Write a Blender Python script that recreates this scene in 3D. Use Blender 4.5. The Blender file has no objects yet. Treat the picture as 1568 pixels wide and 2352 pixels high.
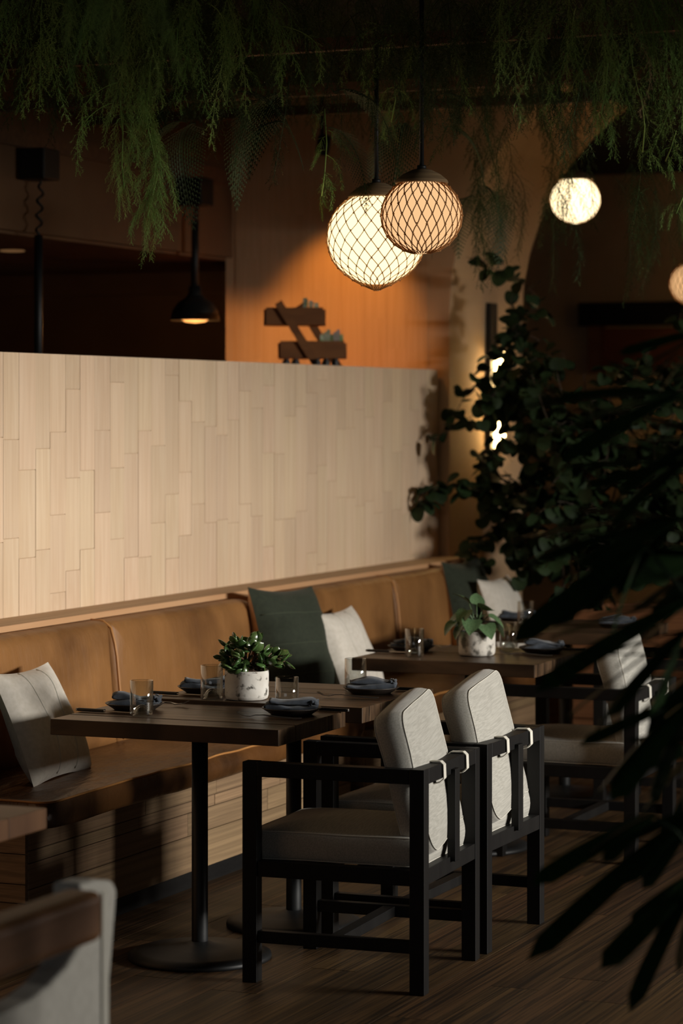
import bpy, math, random
from mathutils import Vector, Matrix, noise as mnoise
R = math.radians
scene = bpy.context.scene
col = scene.collection
random.seed(11)

# ------------------------------------------------------------------ camera, world, light, exposure
F, HOR, CX, HC, ANG = 6000.0, 945.0, 784.0, 1.70, R(23)
camd = bpy.data.cameras.new('camera')
camd.sensor_fit = 'VERTICAL'; camd.sensor_height = 36.0; camd.sensor_width = 24.0
camd.lens = F / 2352 * 36.0
camd.shift_y = -(1176 - HOR) / 2352
camd.clip_start = 0.1; camd.clip_end = 100
camd.dof.use_dof = True; camd.dof.focus_distance = 8.25; camd.dof.aperture_fstop = 3.0
cam = bpy.data.objects.new('camera', camd); col.objects.link(cam)
cam.location = (0, 0, HC); cam.rotation_euler = (R(90), 0, ANG - R(90))
scene.camera = cam

world = bpy.data.worlds.new('world'); scene.world = world; world.use_nodes = True
world.node_tree.nodes['Background'].inputs[0].default_value = (0.62, 0.72, 0.82, 1)
world.node_tree.nodes['Background'].inputs[1].default_value = 0.04

def area_light(name, loc, rot, sx, sy, power, color):
    l = bpy.data.lights.new(name, 'AREA'); l.shape = 'RECTANGLE'; l.size = sx; l.size_y = sy
    l.energy = power; l.color = color
    o = bpy.data.objects.new(name, l); col.objects.link(o); o.location = loc; o.rotation_euler = rot
    return o
# daylight: a low sky strip, shaped to keep soffit and floor dim, entering through the long window of the right-hand wall
area_light('window_daylight', (8.75, -6.0, 2.55), (R(-90), 0, R(180)), 3.6, .7, 1190, (1.0, 0.955, 0.88))
# weak fill added behind the camera to lift the ferns; no window known there
area_light('rear_fern_fill', (-2.94, 1.5, 1.75), (0, R(-90), 0), 1.5, 5.0, 17, (0.92, 0.97, 1.0))

scene.view_settings.view_transform = 'Standard'
scene.view_settings.look = 'None'
scene.view_settings.exposure = 0.0
scene.view_settings.gamma = 1.0
scene.view_settings.use_curve_mapping = False
try:
    scene.cycles.use_denoising = True
    scene.cycles.sample_clamp_indirect = 4.0
    scene.cycles.caustics_refractive = False
    scene.cycles.caustics_reflective = False
except Exception:
    pass

# ------------------------------------------------------------------ helpers
CA, SA = math.cos(ANG), math.sin(ANG)
def at(px, py, d):
    """point of the room seen at photograph pixel (px,py), d metres in front of the camera"""
    xr = (px - CX) * d / F
    return Vector((d * CA + xr * SA, d * SA - xr * CA, HC + (HOR - py) * d / F))

def s(r, g, b):
    f = lambda c: (c / 255 / 12.92) if c <= 10.31 else ((c / 255 + 0.055) / 1.055) ** 2.4
    return (f(r), f(g), f(b))

KIDS = {}
def tag(o, label=None, cat=None, group=None, kind=None):
    if label: o['label'] = label
    if cat: o['category'] = cat
    if group: o['group'] = group
    if kind: o['kind'] = kind
    return o
def link(o, parent=None):
    col.objects.link(o)
    if parent is not None:
        o.parent = parent
        KIDS.setdefault(parent.name, []).append(o)
    return o
def empty(name, loc=(0, 0, 0), rz=0.0):
    o = bpy.data.objects.new(name, None); o.empty_display_size = 0.05
    o.location = loc; o.rotation_euler = (0, 0, rz)
    return link(o)
def copy_tree(o, parent=None):
    c = o.copy()
    link(c, parent)
    for ch in KIDS.get(o.name, []):
        copy_tree(ch, c)
    return c

class MB:
    def __init__(self): self.v = []; self.f = []
    def quadbox(self, P):
        b = len(self.v); self.v += [tuple(p) for p in P]
        for q in ((0, 3, 2, 1), (4, 5, 6, 7), (0, 1, 5, 4), (1, 2, 6, 5), (2, 3, 7, 6), (3, 0, 4, 7)):
            self.f.append(tuple(b + i for i in q))
        return self
    def box(self, x0, x1, y0, y1, z0, z1):
        return self.quadbox([(x0, y0, z0), (x1, y0, z0), (x1, y1, z0), (x0, y1, z0), (x0, y0, z1), (x1, y0, z1), (x1, y1, z1), (x0, y1, z1)])
    def bar(self, a, b, w, h, up=(0, 0, 1)):
        a, b = Vector(a), Vector(b); t = (b - a).normalized(); up = Vector(up)
        if abs(t.dot(up)) > .97: up = Vector((1, 0, 0))
        n = t.cross(up).normalized() * w / 2; u = n.cross(t).normalized() * h / 2
        return self.quadbox([a - n - u, a + n - u, a + n + u, a - n + u, b - n - u, b + n - u, b + n + u, b - n + u])
    def tube(self, pts, r, n=6, cap=True, closed=False):
        pts = [Vector(p) for p in pts]; m = len(pts)
        rr = r if isinstance(r, (list, tuple)) else [r] * m
        b = len(self.v); prev = None
        for i, p in enumerate(pts):
            if closed: t = pts[(i + 1) % m] - pts[i - 1]
            else: t = pts[min(i + 1, m - 1)] - pts[max(i - 1, 0)]
            if t.length < 1e-9: t = Vector((0, 0, 1))
            t.normalize()
            if prev is None:
                prev = t.cross(Vector((0, 0, 1)))
                if prev.length < .05: prev = t.cross(Vector((1, 0, 0)))
            nn = prev - t * prev.dot(t)
            if nn.length < 1e-6: nn = t.orthogonal()
            nn.normalize(); prev = nn; bb = t.cross(nn)
            for k in range(n):
                a = 2 * math.pi * k / n
                self.v.append(tuple(p + (nn * math.cos(a) + bb * math.sin(a)) * rr[i]))
        segs = m if closed else m - 1
        for i in range(segs):
            j = (i + 1) % m
            for k in range(n):
                k2 = (k + 1) % n
                self.f.append((b + i * n + k, b + i * n + k2, b + j * n + k2, b + j * n + k))
        if cap and not closed:
            self.f.append(tuple(b + k for k in range(n))[::-1])
            self.f.append(tuple(b + (m - 1) * n + k for k in range(n)))
        return self
    def lathe(self, prof, n=32, c=(0, 0, 0)):
        b = len(self.v); m = len(prof)
        for r, z in prof:
            for k in range(n):
                a = 2 * math.pi * k / n
                self.v.append((c[0] + max(r, 1e-5) * math.cos(a), c[1] + max(r, 1e-5) * math.sin(a), c[2] + z))
        for i in range(m - 1):
            for k in range(n):
                k2 = (k + 1) % n
                self.f.append((b + i * n + k, b + i * n + k2, b + (i + 1) * n + k2, b + (i + 1) * n + k))
        return self
    def grid(self, fn, nu, nv, flip=False):
        b = len(self.v)
        for j in range(nv + 1):
            for i in range(nu + 1):
                self.v.append(tuple(fn(i / nu, j / nv)))
        for j in range(nv):
            for i in range(nu):
                q = (b + j * (nu + 1) + i, b + j * (nu + 1) + i + 1, b + (j + 1) * (nu + 1) + i + 1, b + (j + 1) * (nu + 1) + i)
                self.f.append(q[::-1] if flip else q)
        return self
    def extrude(self, prof, y0, y1):
        b = len(self.v); m = len(prof)
        for y in (y0, y1):
            for x, z in prof: self.v.append((x, y, z))
        for k in range(m):
            k2 = (k + 1) % m
            self.f.append((b + k, b + k2, b + m + k2, b + m + k))
        self.f.append(tuple(b + k for k in range(m))[::-1]); self.f.append(tuple(b + m + k for k in range(m)))
        return self
    def move(self, M):
        self.v = [tuple(M @ Vector(p)) for p in self.v]; return self
    def mesh(self, name, smooth=False):
        me = bpy.data.meshes.new(name); me.from_pydata(self.v, [], self.f); me.update()
        if smooth:
            me.polygons.foreach_set('use_smooth', [True] * len(me.polygons))
        return me
    def build(self, name, m, parent=None, smooth=False, bevel=0.0, loc=None, rot=None, seg=2):
        me = self.mesh(name, smooth)
        if bevel == 0.0 and not smooth: pass
        me.materials.append(m)
        o = bpy.data.objects.new(name, me)
        if loc is not None: o.location = loc
        if rot is not None: o.rotation_euler = rot
        link(o, parent)
        if bevel > 0:
            md = o.modifiers.new('bevel', 'BEVEL'); md.width = bevel; md.segments = seg; md.limit_method = 'ANGLE'
        return o

_unit = {}
def piece(name, m, parent, x0, x1, y0, y1, z0, z1):
    """a board/plank: a shared unit cube, scaled"""
    if m.name not in _unit:
        me = MB().box(-.5, .5, -.5, .5, -.5, .5).mesh('board_' + m.name); me.materials.append(m); _unit[m.name] = me
    o = bpy.data.objects.new(name, _unit[m.name])
    o.location = ((x0 + x1) / 2, (y0 + y1) / 2, (z0 + z1) / 2); o.scale = (x1 - x0, y1 - y0, z1 - z0)
    return link(o, parent)

# ------------------------------------------------------------------ materials
def mat(name, c1, c2=None, scale=(6, 6, 6), rough=.6, bump=0.0, bscale=None, objvar=0.0, metallic=0.0, spec=.5,
        detail=5, lo=.35, hi=.65, sheen=0.0, distort=0.0, coat=0.0, c3=None, s3=3.0, t3=(.55, .6), hue=0.0, bdist=.004):
    m = bpy.data.materials.new(name); m.use_nodes = True
    nt = m.node_tree; N = nt.nodes; L = nt.links
    P = N['Principled BSDF']
    P.inputs['Roughness'].default_value = rough; P.inputs['Metallic'].default_value = metallic
    P.inputs['Specular IOR Level'].default_value = spec
    if sheen: P.inputs['Sheen Weight'].default_value = sheen
    if coat: P.inputs['Coat Weight'].default_value = coat; P.inputs['Coat Roughness'].default_value = .25
    tc = N.new('ShaderNodeTexCoord'); oi = N.new('ShaderNodeObjectInfo')
    mp = N.new('ShaderNodeMapping'); mp.inputs['Scale'].default_value = scale
    rv = N.new('ShaderNodeVectorMath'); rv.operation = 'SCALE'; rv.inputs[0].default_value = (13.1, 7.7, 23.3)
    L.new(oi.outputs['Random'], rv.inputs['Scale'])
    L.new(tc.outputs['Object'], mp.inputs['Vector'])
    ad = N.new('ShaderNodeVectorMath'); ad.operation = 'ADD'
    L.new(mp.outputs[0], ad.inputs[0]); L.new(rv.outputs[0], ad.inputs[1])
    nz = N.new('ShaderNodeTexNoise'); nz.inputs['Scale'].default_value = 1.0; nz.inputs['Detail'].default_value = detail
    nz.inputs['Distortion'].default_value = distort
    L.new(ad.outputs[0], nz.inputs['Vector'])
    rp = N.new('ShaderNodeValToRGB')
    rp.color_ramp.elements[0].position = lo; rp.color_ramp.elements[1].position = hi
    rp.color_ramp.elements[0].color = (*c1, 1); rp.color_ramp.elements[1].color = (*(c2 or c1), 1)
    L.new(nz.outputs['Fac'], rp.inputs[0]); out = rp.outputs[0]
    if c3 is not None:
        n3 = N.new('ShaderNodeTexNoise'); n3.inputs['Scale'].default_value = s3; n3.inputs['Detail'].default_value = 6
        av = N.new('ShaderNodeVectorMath'); av.operation = 'ADD'
        L.new(tc.outputs['Object'], av.inputs[0]); L.new(rv.outputs[0], av.inputs[1]); L.new(av.outputs[0], n3.inputs['Vector'])
        mr = N.new('ShaderNodeMapRange'); mr.inputs[1].default_value = t3[0]; mr.inputs[2].default_value = t3[1]
        L.new(n3.outputs['Fac'], mr.inputs[0])
        mx = N.new('ShaderNodeMix'); mx.data_type = 'RGBA'
        L.new(mr.outputs[0], mx.inputs['Factor']); L.new(out, mx.inputs[6]); mx.inputs[7].default_value = (*c3, 1); out = mx.outputs[2]
    if objvar:
        hs = N.new('ShaderNodeHueSaturation')
        ma = N.new('ShaderNodeMapRange'); ma.inputs[3].default_value = 1 - objvar; ma.inputs[4].default_value = 1 + objvar
        L.new(oi.outputs['Random'], ma.inputs[0]); L.new(ma.outputs[0], hs.inputs['Value'])
        if hue:
            mh = N.new('ShaderNodeMapRange'); mh.inputs[3].default_value = .5 - hue; mh.inputs[4].default_value = .5 + hue
            sc = N.new('ShaderNodeMath'); sc.operation = 'MULTIPLY'; sc.inputs[1].default_value = 7.31
            fr = N.new('ShaderNodeMath'); fr.operation = 'FRACT'
            L.new(oi.outputs['Random'], sc.inputs[0]); L.new(sc.outputs[0], fr.inputs[0]); L.new(fr.outputs[0], mh.inputs[0]); L.new(mh.outputs[0], hs.inputs['Hue'])
        L.new(out, hs.inputs['Color']); out = hs.outputs[0]
    L.new(out, P.inputs['Base Color'])
    if bump:
        b = N.new('ShaderNodeBump'); b.inputs['Strength'].default_value = bump; b.inputs['Distance'].default_value = bdist
        src = nz
        if bscale:
            m2 = N.new('ShaderNodeMapping'); m2.inputs['Scale'].default_value = bscale
            L.new(tc.outputs['Object'], m2.inputs['Vector'])
            src = N.new('ShaderNodeTexNoise'); src.inputs['Scale'].default_value = 1.0; src.inputs['Detail'].default_value = 4
            L.new(m2.outputs[0], src.inputs['Vector'])
        L.new(src.outputs['Fac'], b.inputs['Height']); L.new(b.outputs[0], P.inputs['Normal'])
    return m
def emis(name, c, strength):
    m = bpy.data.materials.new(name); m.use_nodes = True; nt = m.node_tree
    nt.nodes.remove(nt.nodes['Principled BSDF'])
    e = nt.nodes.new('ShaderNodeEmission'); e.inputs[0].default_value = (*c, 1); e.inputs[1].default_value = strength
    nt.links.new(e.outputs[0], nt.nodes['Material Output'].inputs[0]); return m

MT = {}
MT['board'] = mat('limewashed_board', s(220, 190, 157), s(231, 205, 175), (7, 7, .9), .75, .12, objvar=.055, hue=.005, lo=.3, hi=.7, bdist=.002)
MT['board2'] = mat('plain_limewash_board', s(196, 164, 128), s(206, 176, 142), (7, 7, 1), .8, .1, objvar=.03, bdist=.002)
MT['plaster'] = mat('limewash_plaster', s(196, 164, 128), s(206, 176, 142), (3, 3, 3), .85)
MT['plaster_dark'] = mat('dark_plaster', s(120, 92, 66), s(132, 104, 76), (3, 3, 3), .85)
MT['soffit'] = mat('shaded_soffit', s(98, 70, 46), s(106, 78, 52), (3, 3, 3), .85)  # plaster darkened: the dimness up here is partly put into its colour
MT['kitchen'] = mat('kitchen_wall_paint', s(92, 72, 54), s(100, 80, 60), (3, 3, 3), .8)
MT['ledge'] = mat('oak_ledge', s(168, 134, 96), s(184, 150, 112), (1.5, 30, 30), .6, .05)
MT['lip'] = mat('oak_edge', s(196, 150, 108), s(206, 162, 120), (1.5, 30, 30), .6)
MT['ceiling'] = mat('dark_ceiling', s(40, 34, 28), s(46, 38, 32), (3, 3, 3), .9)
MT['beam'] = mat('brown_beam', s(86, 60, 40), s(104, 74, 50), (30, 2, 30), .7)
MT['floor_base'] = mat('floor_underlay', s(24, 18, 12), s(28, 20, 14), (3, 3, 3), .9)
MT['floor'] = mat('dark_oak_plank', s(44, 33, 22), s(92, 68, 42), (1.3, 9, 1), .5, .25, objvar=.25, hue=.008, lo=.38, hi=.62, distort=1.5, spec=.35, bdist=.002)
MT['kick'] = mat('reclaimed_oak_plank', s(122, 98, 72), s(154, 126, 94), (1.2, 3, 9), .6, .15, objvar=.16, hue=.006, distort=.6, bdist=.002)
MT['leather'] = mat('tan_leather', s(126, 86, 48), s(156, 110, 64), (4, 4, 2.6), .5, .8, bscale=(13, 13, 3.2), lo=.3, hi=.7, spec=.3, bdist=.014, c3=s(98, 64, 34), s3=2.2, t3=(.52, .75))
MT['leather_seat'] = mat('shaded_leather_seat', s(84, 52, 26), s(112, 74, 38), (3, 6, 3), .36, .7, bscale=(10, 26, 8), lo=.3, hi=.7, spec=.45, bdist=.014, c3=s(58, 36, 18), s3=2.5, t3=(.5, .72))  # darker copy of the tan leather, with the seat's shade in its colour
MT['seam'] = mat('leather_seam', s(178, 122, 66), s(190, 134, 76), rough=.5)
MT['black_wood'] = mat('black_stained_wood', s(19, 18, 18), s(25, 24, 23), (20, 20, 3), .5, .05, spec=.25)
MT['black_metal'] = mat('black_metal', s(24, 25, 26), s(28, 29, 30), rough=.5, metallic=.2)
MT['table'] = mat('dark_walnut_top', s(32, 23, 16), s(104, 80, 58), (34, 2.0, 5), .38, .7, objvar=.1, lo=.3, hi=.7, distort=1.0, spec=.4, bdist=.003)
MT['table_brown'] = mat('brown_wood_top', s(94, 62, 38), s(120, 84, 54), (9, 1.5, 2), .45, .2, objvar=.1, spec=.4)
MT['fabric'] = mat('heathered_grey_fabric', s(166, 163, 154), s(186, 183, 174), (10, 220, 220), .9, .15, sheen=.2, detail=2, lo=.35, hi=.65, bdist=.001)
MT['welt'] = mat('pale_welt', s(214, 210, 198), s(224, 220, 208), rough=.85)
MT['white_fabric'] = mat('white_linen', s(226, 218, 204), s(238, 230, 218), (60, 60, 60), .9, .12, sheen=.2, bscale=(14, 14, 9), bdist=.006)
MT['green_fabric'] = mat('dark_green_linen', s(40, 47, 34), s(48, 55, 40), (60, 60, 60), .9, .12, sheen=.05, bscale=(12, 12, 9), bdist=.006)
MT['tan_fabric'] = mat('tan_linen', s(178, 140, 108), s(190, 152, 120), (60, 60, 60), .9)
MT['green_seam'] = mat('green_seam', s(66, 74, 56), s(70, 78, 60), rough=.85)
MT['napkin'] = mat('slate_blue_linen', s(52, 58, 67), s(66, 73, 83), (50, 50, 50), .9, .2, bscale=(40, 40, 20), sheen=.2, bdist=.004)
MT['plate'] = mat('dark_stoneware', s(40, 34, 30), s(54, 46, 40), (14, 14, 14), .45)
MT['steel'] = mat('brushed_steel', s(150, 146, 140), s(170, 166, 160), rough=.3, metallic=1.0)
MT['knife_dark'] = mat('dark_handle', s(24, 22, 22), s(30, 28, 26), rough=.5)
MT['pot'] = mat('whitewashed_pot', s(216, 210, 200), s(232, 228, 220), (18, 18, 18), .85, .5, c3=s(96, 92, 84), s3=45, t3=(.58, .70), bdist=.004)
MT['pot_worn'] = mat('worn_whitewashed_pot', s(206, 200, 190), s(226, 220, 210), (18, 18, 18), .85, .5, c3=s(104, 100, 92), s3=30, t3=(.48, .62), bdist=.004)
MT['soil'] = mat('coir_soil', s(64, 46, 34), s(100, 76, 56), (40, 40, 40), .95)
MT['jade'] = mat('jade_leaf', s(54, 80, 38), s(92, 118, 66), (30, 30, 30), .25, objvar=.3, hue=.02, spec=.6)
MT['stem'] = mat('plant_stem', s(86, 62, 42), s(104, 78, 54), (30, 30, 30), .7)
MT['philo'] = mat('variegated_leaf', s(62, 92, 58), s(118, 146, 104), (26, 26, 26), .35, objvar=.15, spec=.5)
MT['vine'] = mat('vine_leaf', s(34, 50, 28), s(48, 66, 36), (14, 14, 14), .6, objvar=.3, hue=.015, spec=.2)
MT['vine_stem'] = mat('vine_stem', s(58, 46, 34), s(70, 56, 42), rough=.7)
MT['palm'] = mat('palm_leaflet', s(26, 48, 20), s(38, 66, 26), (3, 40, 3), .42, objvar=.25, spec=.4)
MT['fern_shade'] = mat('fern_shaded', s(56, 70, 36), s(72, 88, 46), (9, 9, 9), .6, objvar=.22, hue=.02, spec=.2)  # darker copy of the fern, shade of the ceiling mat painted in
MT['fern'] = mat('fern_lit_green', s(118, 148, 72), s(146, 176, 98), (9, 9, 9), .6, objvar=.22, hue=.02, spec=.2)  # lightened copy, its raised green stands in for light on the featured ferns
MT['fern_dry'] = mat('fern_dry', s(128, 108, 74), s(146, 124, 86), (9, 9, 9), .7, spec=.2)
MT['bracken'] = mat('dark_fern', s(48, 62, 36), s(60, 76, 42), (9, 9, 9), .6, objvar=.2, spec=.2)
MT['cord'] = mat('hemp_cord', s(140, 94, 50), s(168, 116, 66), (60, 60, 60), .8)
MT['hemp'] = mat('woven_hemp_cap', s(120, 96, 66), s(152, 124, 88), (6, 6, 160), .85, .5, bdist=.003)
MT['globe_big'] = emis('bright_globe', (1.0, .76, .40), 1.9)
MT['globe_small'] = emis('soft_globe', (1.0, .60, .29), .98)
MT['globe_far'] = emis('far_globe', (1.0, .80, .46), 2.6)
MT['globe_edge'] = emis('edge_globe', (1.0, .56, .25), .9)
MT['tube'] = emis('sconce_tube', (1.0, .66, .27), 24.0)
MT['heat'] = emis('heat_bulb', (1.0, .40, .10), 2.2)
MT['downlight'] = emis('dim_downlight', (1.0, .5, .2), .12)
MT['rack'] = mat('rack_wood', s(120, 74, 38), s(140, 90, 48), (4, 20, 20), .6)
MT['packet'] = mat('packets', s(200, 196, 180), s(140, 150, 90), (40, 40, 40), .6, objvar=.4, hue=.12)
MT['canvas'] = mat('white_canvas', s(206, 202, 192), s(218, 214, 204), (40, 40, 40), .9, .1, bscale=(30, 6, 6), bdist=.006)
MT['arm_wood'] = mat('brown_teak', s(116, 76, 44), s(140, 96, 60), (3, 16, 16), .45)
MT['door'] = mat('reddish_door', s(120, 62, 36), s(134, 74, 44), (16, 2, 2), .5)
MT['planter'] = mat('planter_wood', s(120, 76, 46), s(140, 94, 60), (3, 3, 12), .6)
MT['window_frame'] = mat('window_frame', s(50, 46, 42), s(54, 50, 46), rough=.5)
g = bpy.data.materials.new('clear_glass'); g.use_nodes = True
gn = g.node_tree; gn.nodes.remove(gn.nodes['Principled BSDF'])
gt = gn.nodes.new('ShaderNodeBsdfTransparent'); gt.inputs[0].default_value = (.975, .985, .975, 1)
gg = gn.nodes.new('ShaderNodeBsdfGlossy'); gg.inputs['Roughness'].default_value = .02
gl = gn.nodes.new('ShaderNodeLayerWeight'); gl.inputs[0].default_value = .5
gw = gn.nodes.new('ShaderNodeMath'); gw.operation = 'POWER'; gw.inputs[1].default_value = 1.7
gf = gn.nodes.new('ShaderNodeMath'); gf.operation = 'MULTIPLY_ADD'; gf.inputs[1].default_value = .8; gf.inputs[2].default_value = .09
gn.links.new(gl.outputs['Facing'], gw.inputs[0]); gn.links.new(gw.outputs[0], gf.inputs[0])
gm = gn.nodes.new('ShaderNodeMixShader')
gn.links.new(gf.outputs[0], gm.inputs[0]); gn.links.new(gt.outputs[0], gm.inputs[1]); gn.links.new(gg.outputs[0], gm.inputs[2])
gn.links.new(gm.outputs[0], gn.nodes['Material Output'].inputs[0])
MT['glass'] = g

# ------------------------------------------------------------------ the setting
def structure(name, mb, m, label=None):
    o = mb.build(name, m); return tag(o, label, kind='structure')

floor = structure('floor', MB().box(-3, 18, -3, 9.2, -.12, -.022), MT['floor_base'], 'dark oak plank floor of the restaurant')
rng = random.Random(5)
w = .148; y = .1
while y < 4.36:
    x = 5.0 + rng.uniform(-1.4, 0)
    while x < 12.9:
        L_ = rng.uniform(1.1, 2.0)
        piece('plank', MT['floor'], floor, x, x + L_ - .002, y, y + w - .0025, -.022, rng.uniform(-.0008, 0))
        x += L_
    y += w
structure('ceiling', MB().box(-3, 18, -3, 9.2, 3.36, 3.46), MT['ceiling'], 'dark ceiling behind the hanging greenery')
# right-hand wall with the long window (outside the frame)
structure('wall_right', MB().box(-3, 7.3, -3, -2.75, -.02, 3.9).box(9.9, 18, -3, -2.75, -.02, 3.9).box(7.3, 9.9, -3, -2.75, -.02, .65).box(7.3, 9.9, -3, -2.75, 2.5, 3.9),
          MT['plaster_dark'], 'dark plaster wall holding the long window')
wn = tag(empty('window_1', (8.6, -2.8, .65)), 'long window with dark frame in the right wall', kind='structure')
for k in range(4):
    MB().box(-1.275 + k * .85 - .025, -1.275 + k * .85 + .025, -.04, .04, 0, 1.85).build('mullion', MT['window_frame'], wn)
MB().box(-1.3, 1.3, -.04, .04, 0, .06).build('sill', MT['window_frame'], wn)
MB().box(-1.3, 1.3, -.04, .04, 1.79, 1.85).build('head', MT['window_frame'], wn)
structure('wall_front', MB().box(-3.1, -3, -3, 9.2, -.02, 3.9), MT['plaster_dark'], 'dark plaster wall behind the camera')
w2 = tag(empty('added_rear_window', (-2.97, 1.5, .98)), 'made-up window frame added around the fill light behind the camera', kind='structure')  # invented frame, only there to go with the rear fill
MB().box(-.03, .03, -2.56, 2.56, -.04, .02).build('sill', MT['window_frame'], w2); MB().box(-.03, .03, -2.56, 2.56, 1.52, 1.58).build('head', MT['window_frame'], w2)
for k in range(4): MB().box(-.03, .045, -2.56 + k * 1.69, -2.51 + k * 1.69, 0, 1.54).build('mullion', MT['window_frame'], w2)
# half-height wall behind the bench, faced with staggered limewashed boards
XA, XB = 5.6, 12.58
wl = structure('wall_left', MB().box(XA, XB, 4.806, 5.55, -.02, 1.912), MT['plaster'], 'half-height wall faced with pale limewashed boards above the bench')
rng = random.Random(3)
x = 6.3
while x < XB - .02:
    wd = rng.uniform(.105, .128)
    if x + wd > XB - .05: wd = XB - x
    z = .955 - rng.uniform(0, .35)
    while z < 1.915:
        h = rng.uniform(.26, .52)
        z1 = min(z + h, 1.916)
        if 1.916 - z1 < .06: z1 = 1.916
        z0 = max(z, .95)
        if z1 - z0 > .02:
            piece('board', MT['board'], wl, x, x + wd - .0014, 4.80 - rng.uniform(0, .0022), 4.807, z0, z1 - .0018)
        z = z1 if z1 < 1.9159 else 2
    x += wd
# arch wall
AY, SPR, AR, XW, XW2 = 4.745, 2.22, 1.36, 12.60, 13.74
arch = []
for k in range(25):
    a = math.pi * k / 24
    arch.append((AY - AR + AR * math.cos(a), SPR + AR * math.sin(a)))
mb = MB().box(XW, XW2, AY, 6.02, -.02, 3.9).box(XW, XW2, AY - 2 * AR - 4.6, AY - 2 * AR, -.02, 3.9)
for k in range(24):
    (y0, z0), (y1, z1) = arch[k], arch[k + 1]
    mb.quadbox([(XW, y1, z1), (XW, y0, z0), (XW2, y0, z0), (XW2, y1, z1), (XW, y1, 3.9), (XW, y0, 3.9), (XW2, y0, 3.9), (XW2, y1, 3.9)])
wb = structure('wall_back', mb, MT['plaster'], 'pale back wall with a deep arched opening')
rng = random.Random(9)
yy = 4.86
while yy < 5.95:
    wd = min(rng.uniform(.11, .14), 5.96 - yy); z = 1.5 - rng.uniform(0, .4)
    while z < 3.3:
        h = rng.uniform(.4, .8)
        piece('board', MT['board2'], wb, XW - .004 - rng.uniform(0, .001), XW + .001, yy, yy + wd - .001, z, z + h - .001)
        z += h
    yy += wd
# kitchen behind
structure('wall_kitchen', MB().box(13.56, 13.7, 6.02, 9.2, -.02, 3.9), MT['kitchen'], 'dim brown kitchen wall beyond the half-height wall')
structure('wall_kitchen_side', MB().box(4, 13.56, 9.1, 9.2, -.02, 3.9), MT['kitchen'], 'dim kitchen side wall')
so = structure('trim_1', MB().box(3.5, 12.6, 5.98, 6.5, 2.52, 3.9).box(3.5, 13.56, 6.02, 9.1, 2.505, 2.56), MT['soffit'], 'brown soffit above the kitchen opening')
MB().box(3.5, 12.6, 5.96, 5.98, 2.90, 2.98).build('band', MT['beam'], so)
MB().box(13.5, 13.555, 6.02, 9.1, 2.38, 2.505).build('header', MT['kitchen'], so)
dk = structure('door_1', MB().box(13.5, 13.555, 8.2, 8.9, 0, 2.05), MT['black_wood'], 'dark kitchen doorway at the far left')
structure('wall_far', MB().box(17.6, 17.8, -3, 9.2, -.02, 3.9), MT['plaster'], 'dark wall of the room beyond the arch')
fl = structure('wall_far_half', MB().box(16.6, 16.75, -3, 6, -.02, 1.95), MT['plaster'], 'pale half wall in the room beyond the arch')
d2 = tag(empty('door_2', (17.55, 5.0, 0)), 'reddish wooden door in the room beyond the arch', kind='structure')
MB().box(-.03, .04, -.46, .46, 0, 2.28).build('leaf_panel', MT['door'], d2)
MB().box(-.05, .04, -.56, -.46, 0, 2.42).box(-.05, .04, .46, .56, 0, 2.42).build('jamb', MT['planter'], d2)
MB().box(-.07, .04, -.62, .62, 2.30, 2.46).build('lintel', MT['black_wood'], d2)
# ledge over the bench back
lg = structure('trim_2', MB().box(5.6, 12.58, 4.62, 4.80, .936, .955), MT['ledge'], 'oak ledge running along the top of the bench back')
MB().box(5.6, 12.58, 4.612, 4.62, .934, .955).build('edge_strip', MT['lip'], lg)
MB().box(5.6, 12.58, 4.63, 4.80, 0, .936).build('backing_board', MT['lip'], lg)

# ceiling beams
for k, (bx, bz) in enumerate(((8.36, 2.955), (9.52, 2.955), (10.9, 3.05))):
    o = MB().box(bx - .02, bx + .02, .6, 5.95, bz, bz + .045).build('ceiling_beam', MT['beam'])
    tag(o, ['brown ceiling beam carrying the large netted globe',
            'brown ceiling beam behind the large netted globe', 'farthest brown ceiling beam, in the dark behind the globes'][k], 'beam', 'slim ceiling beams')

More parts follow.
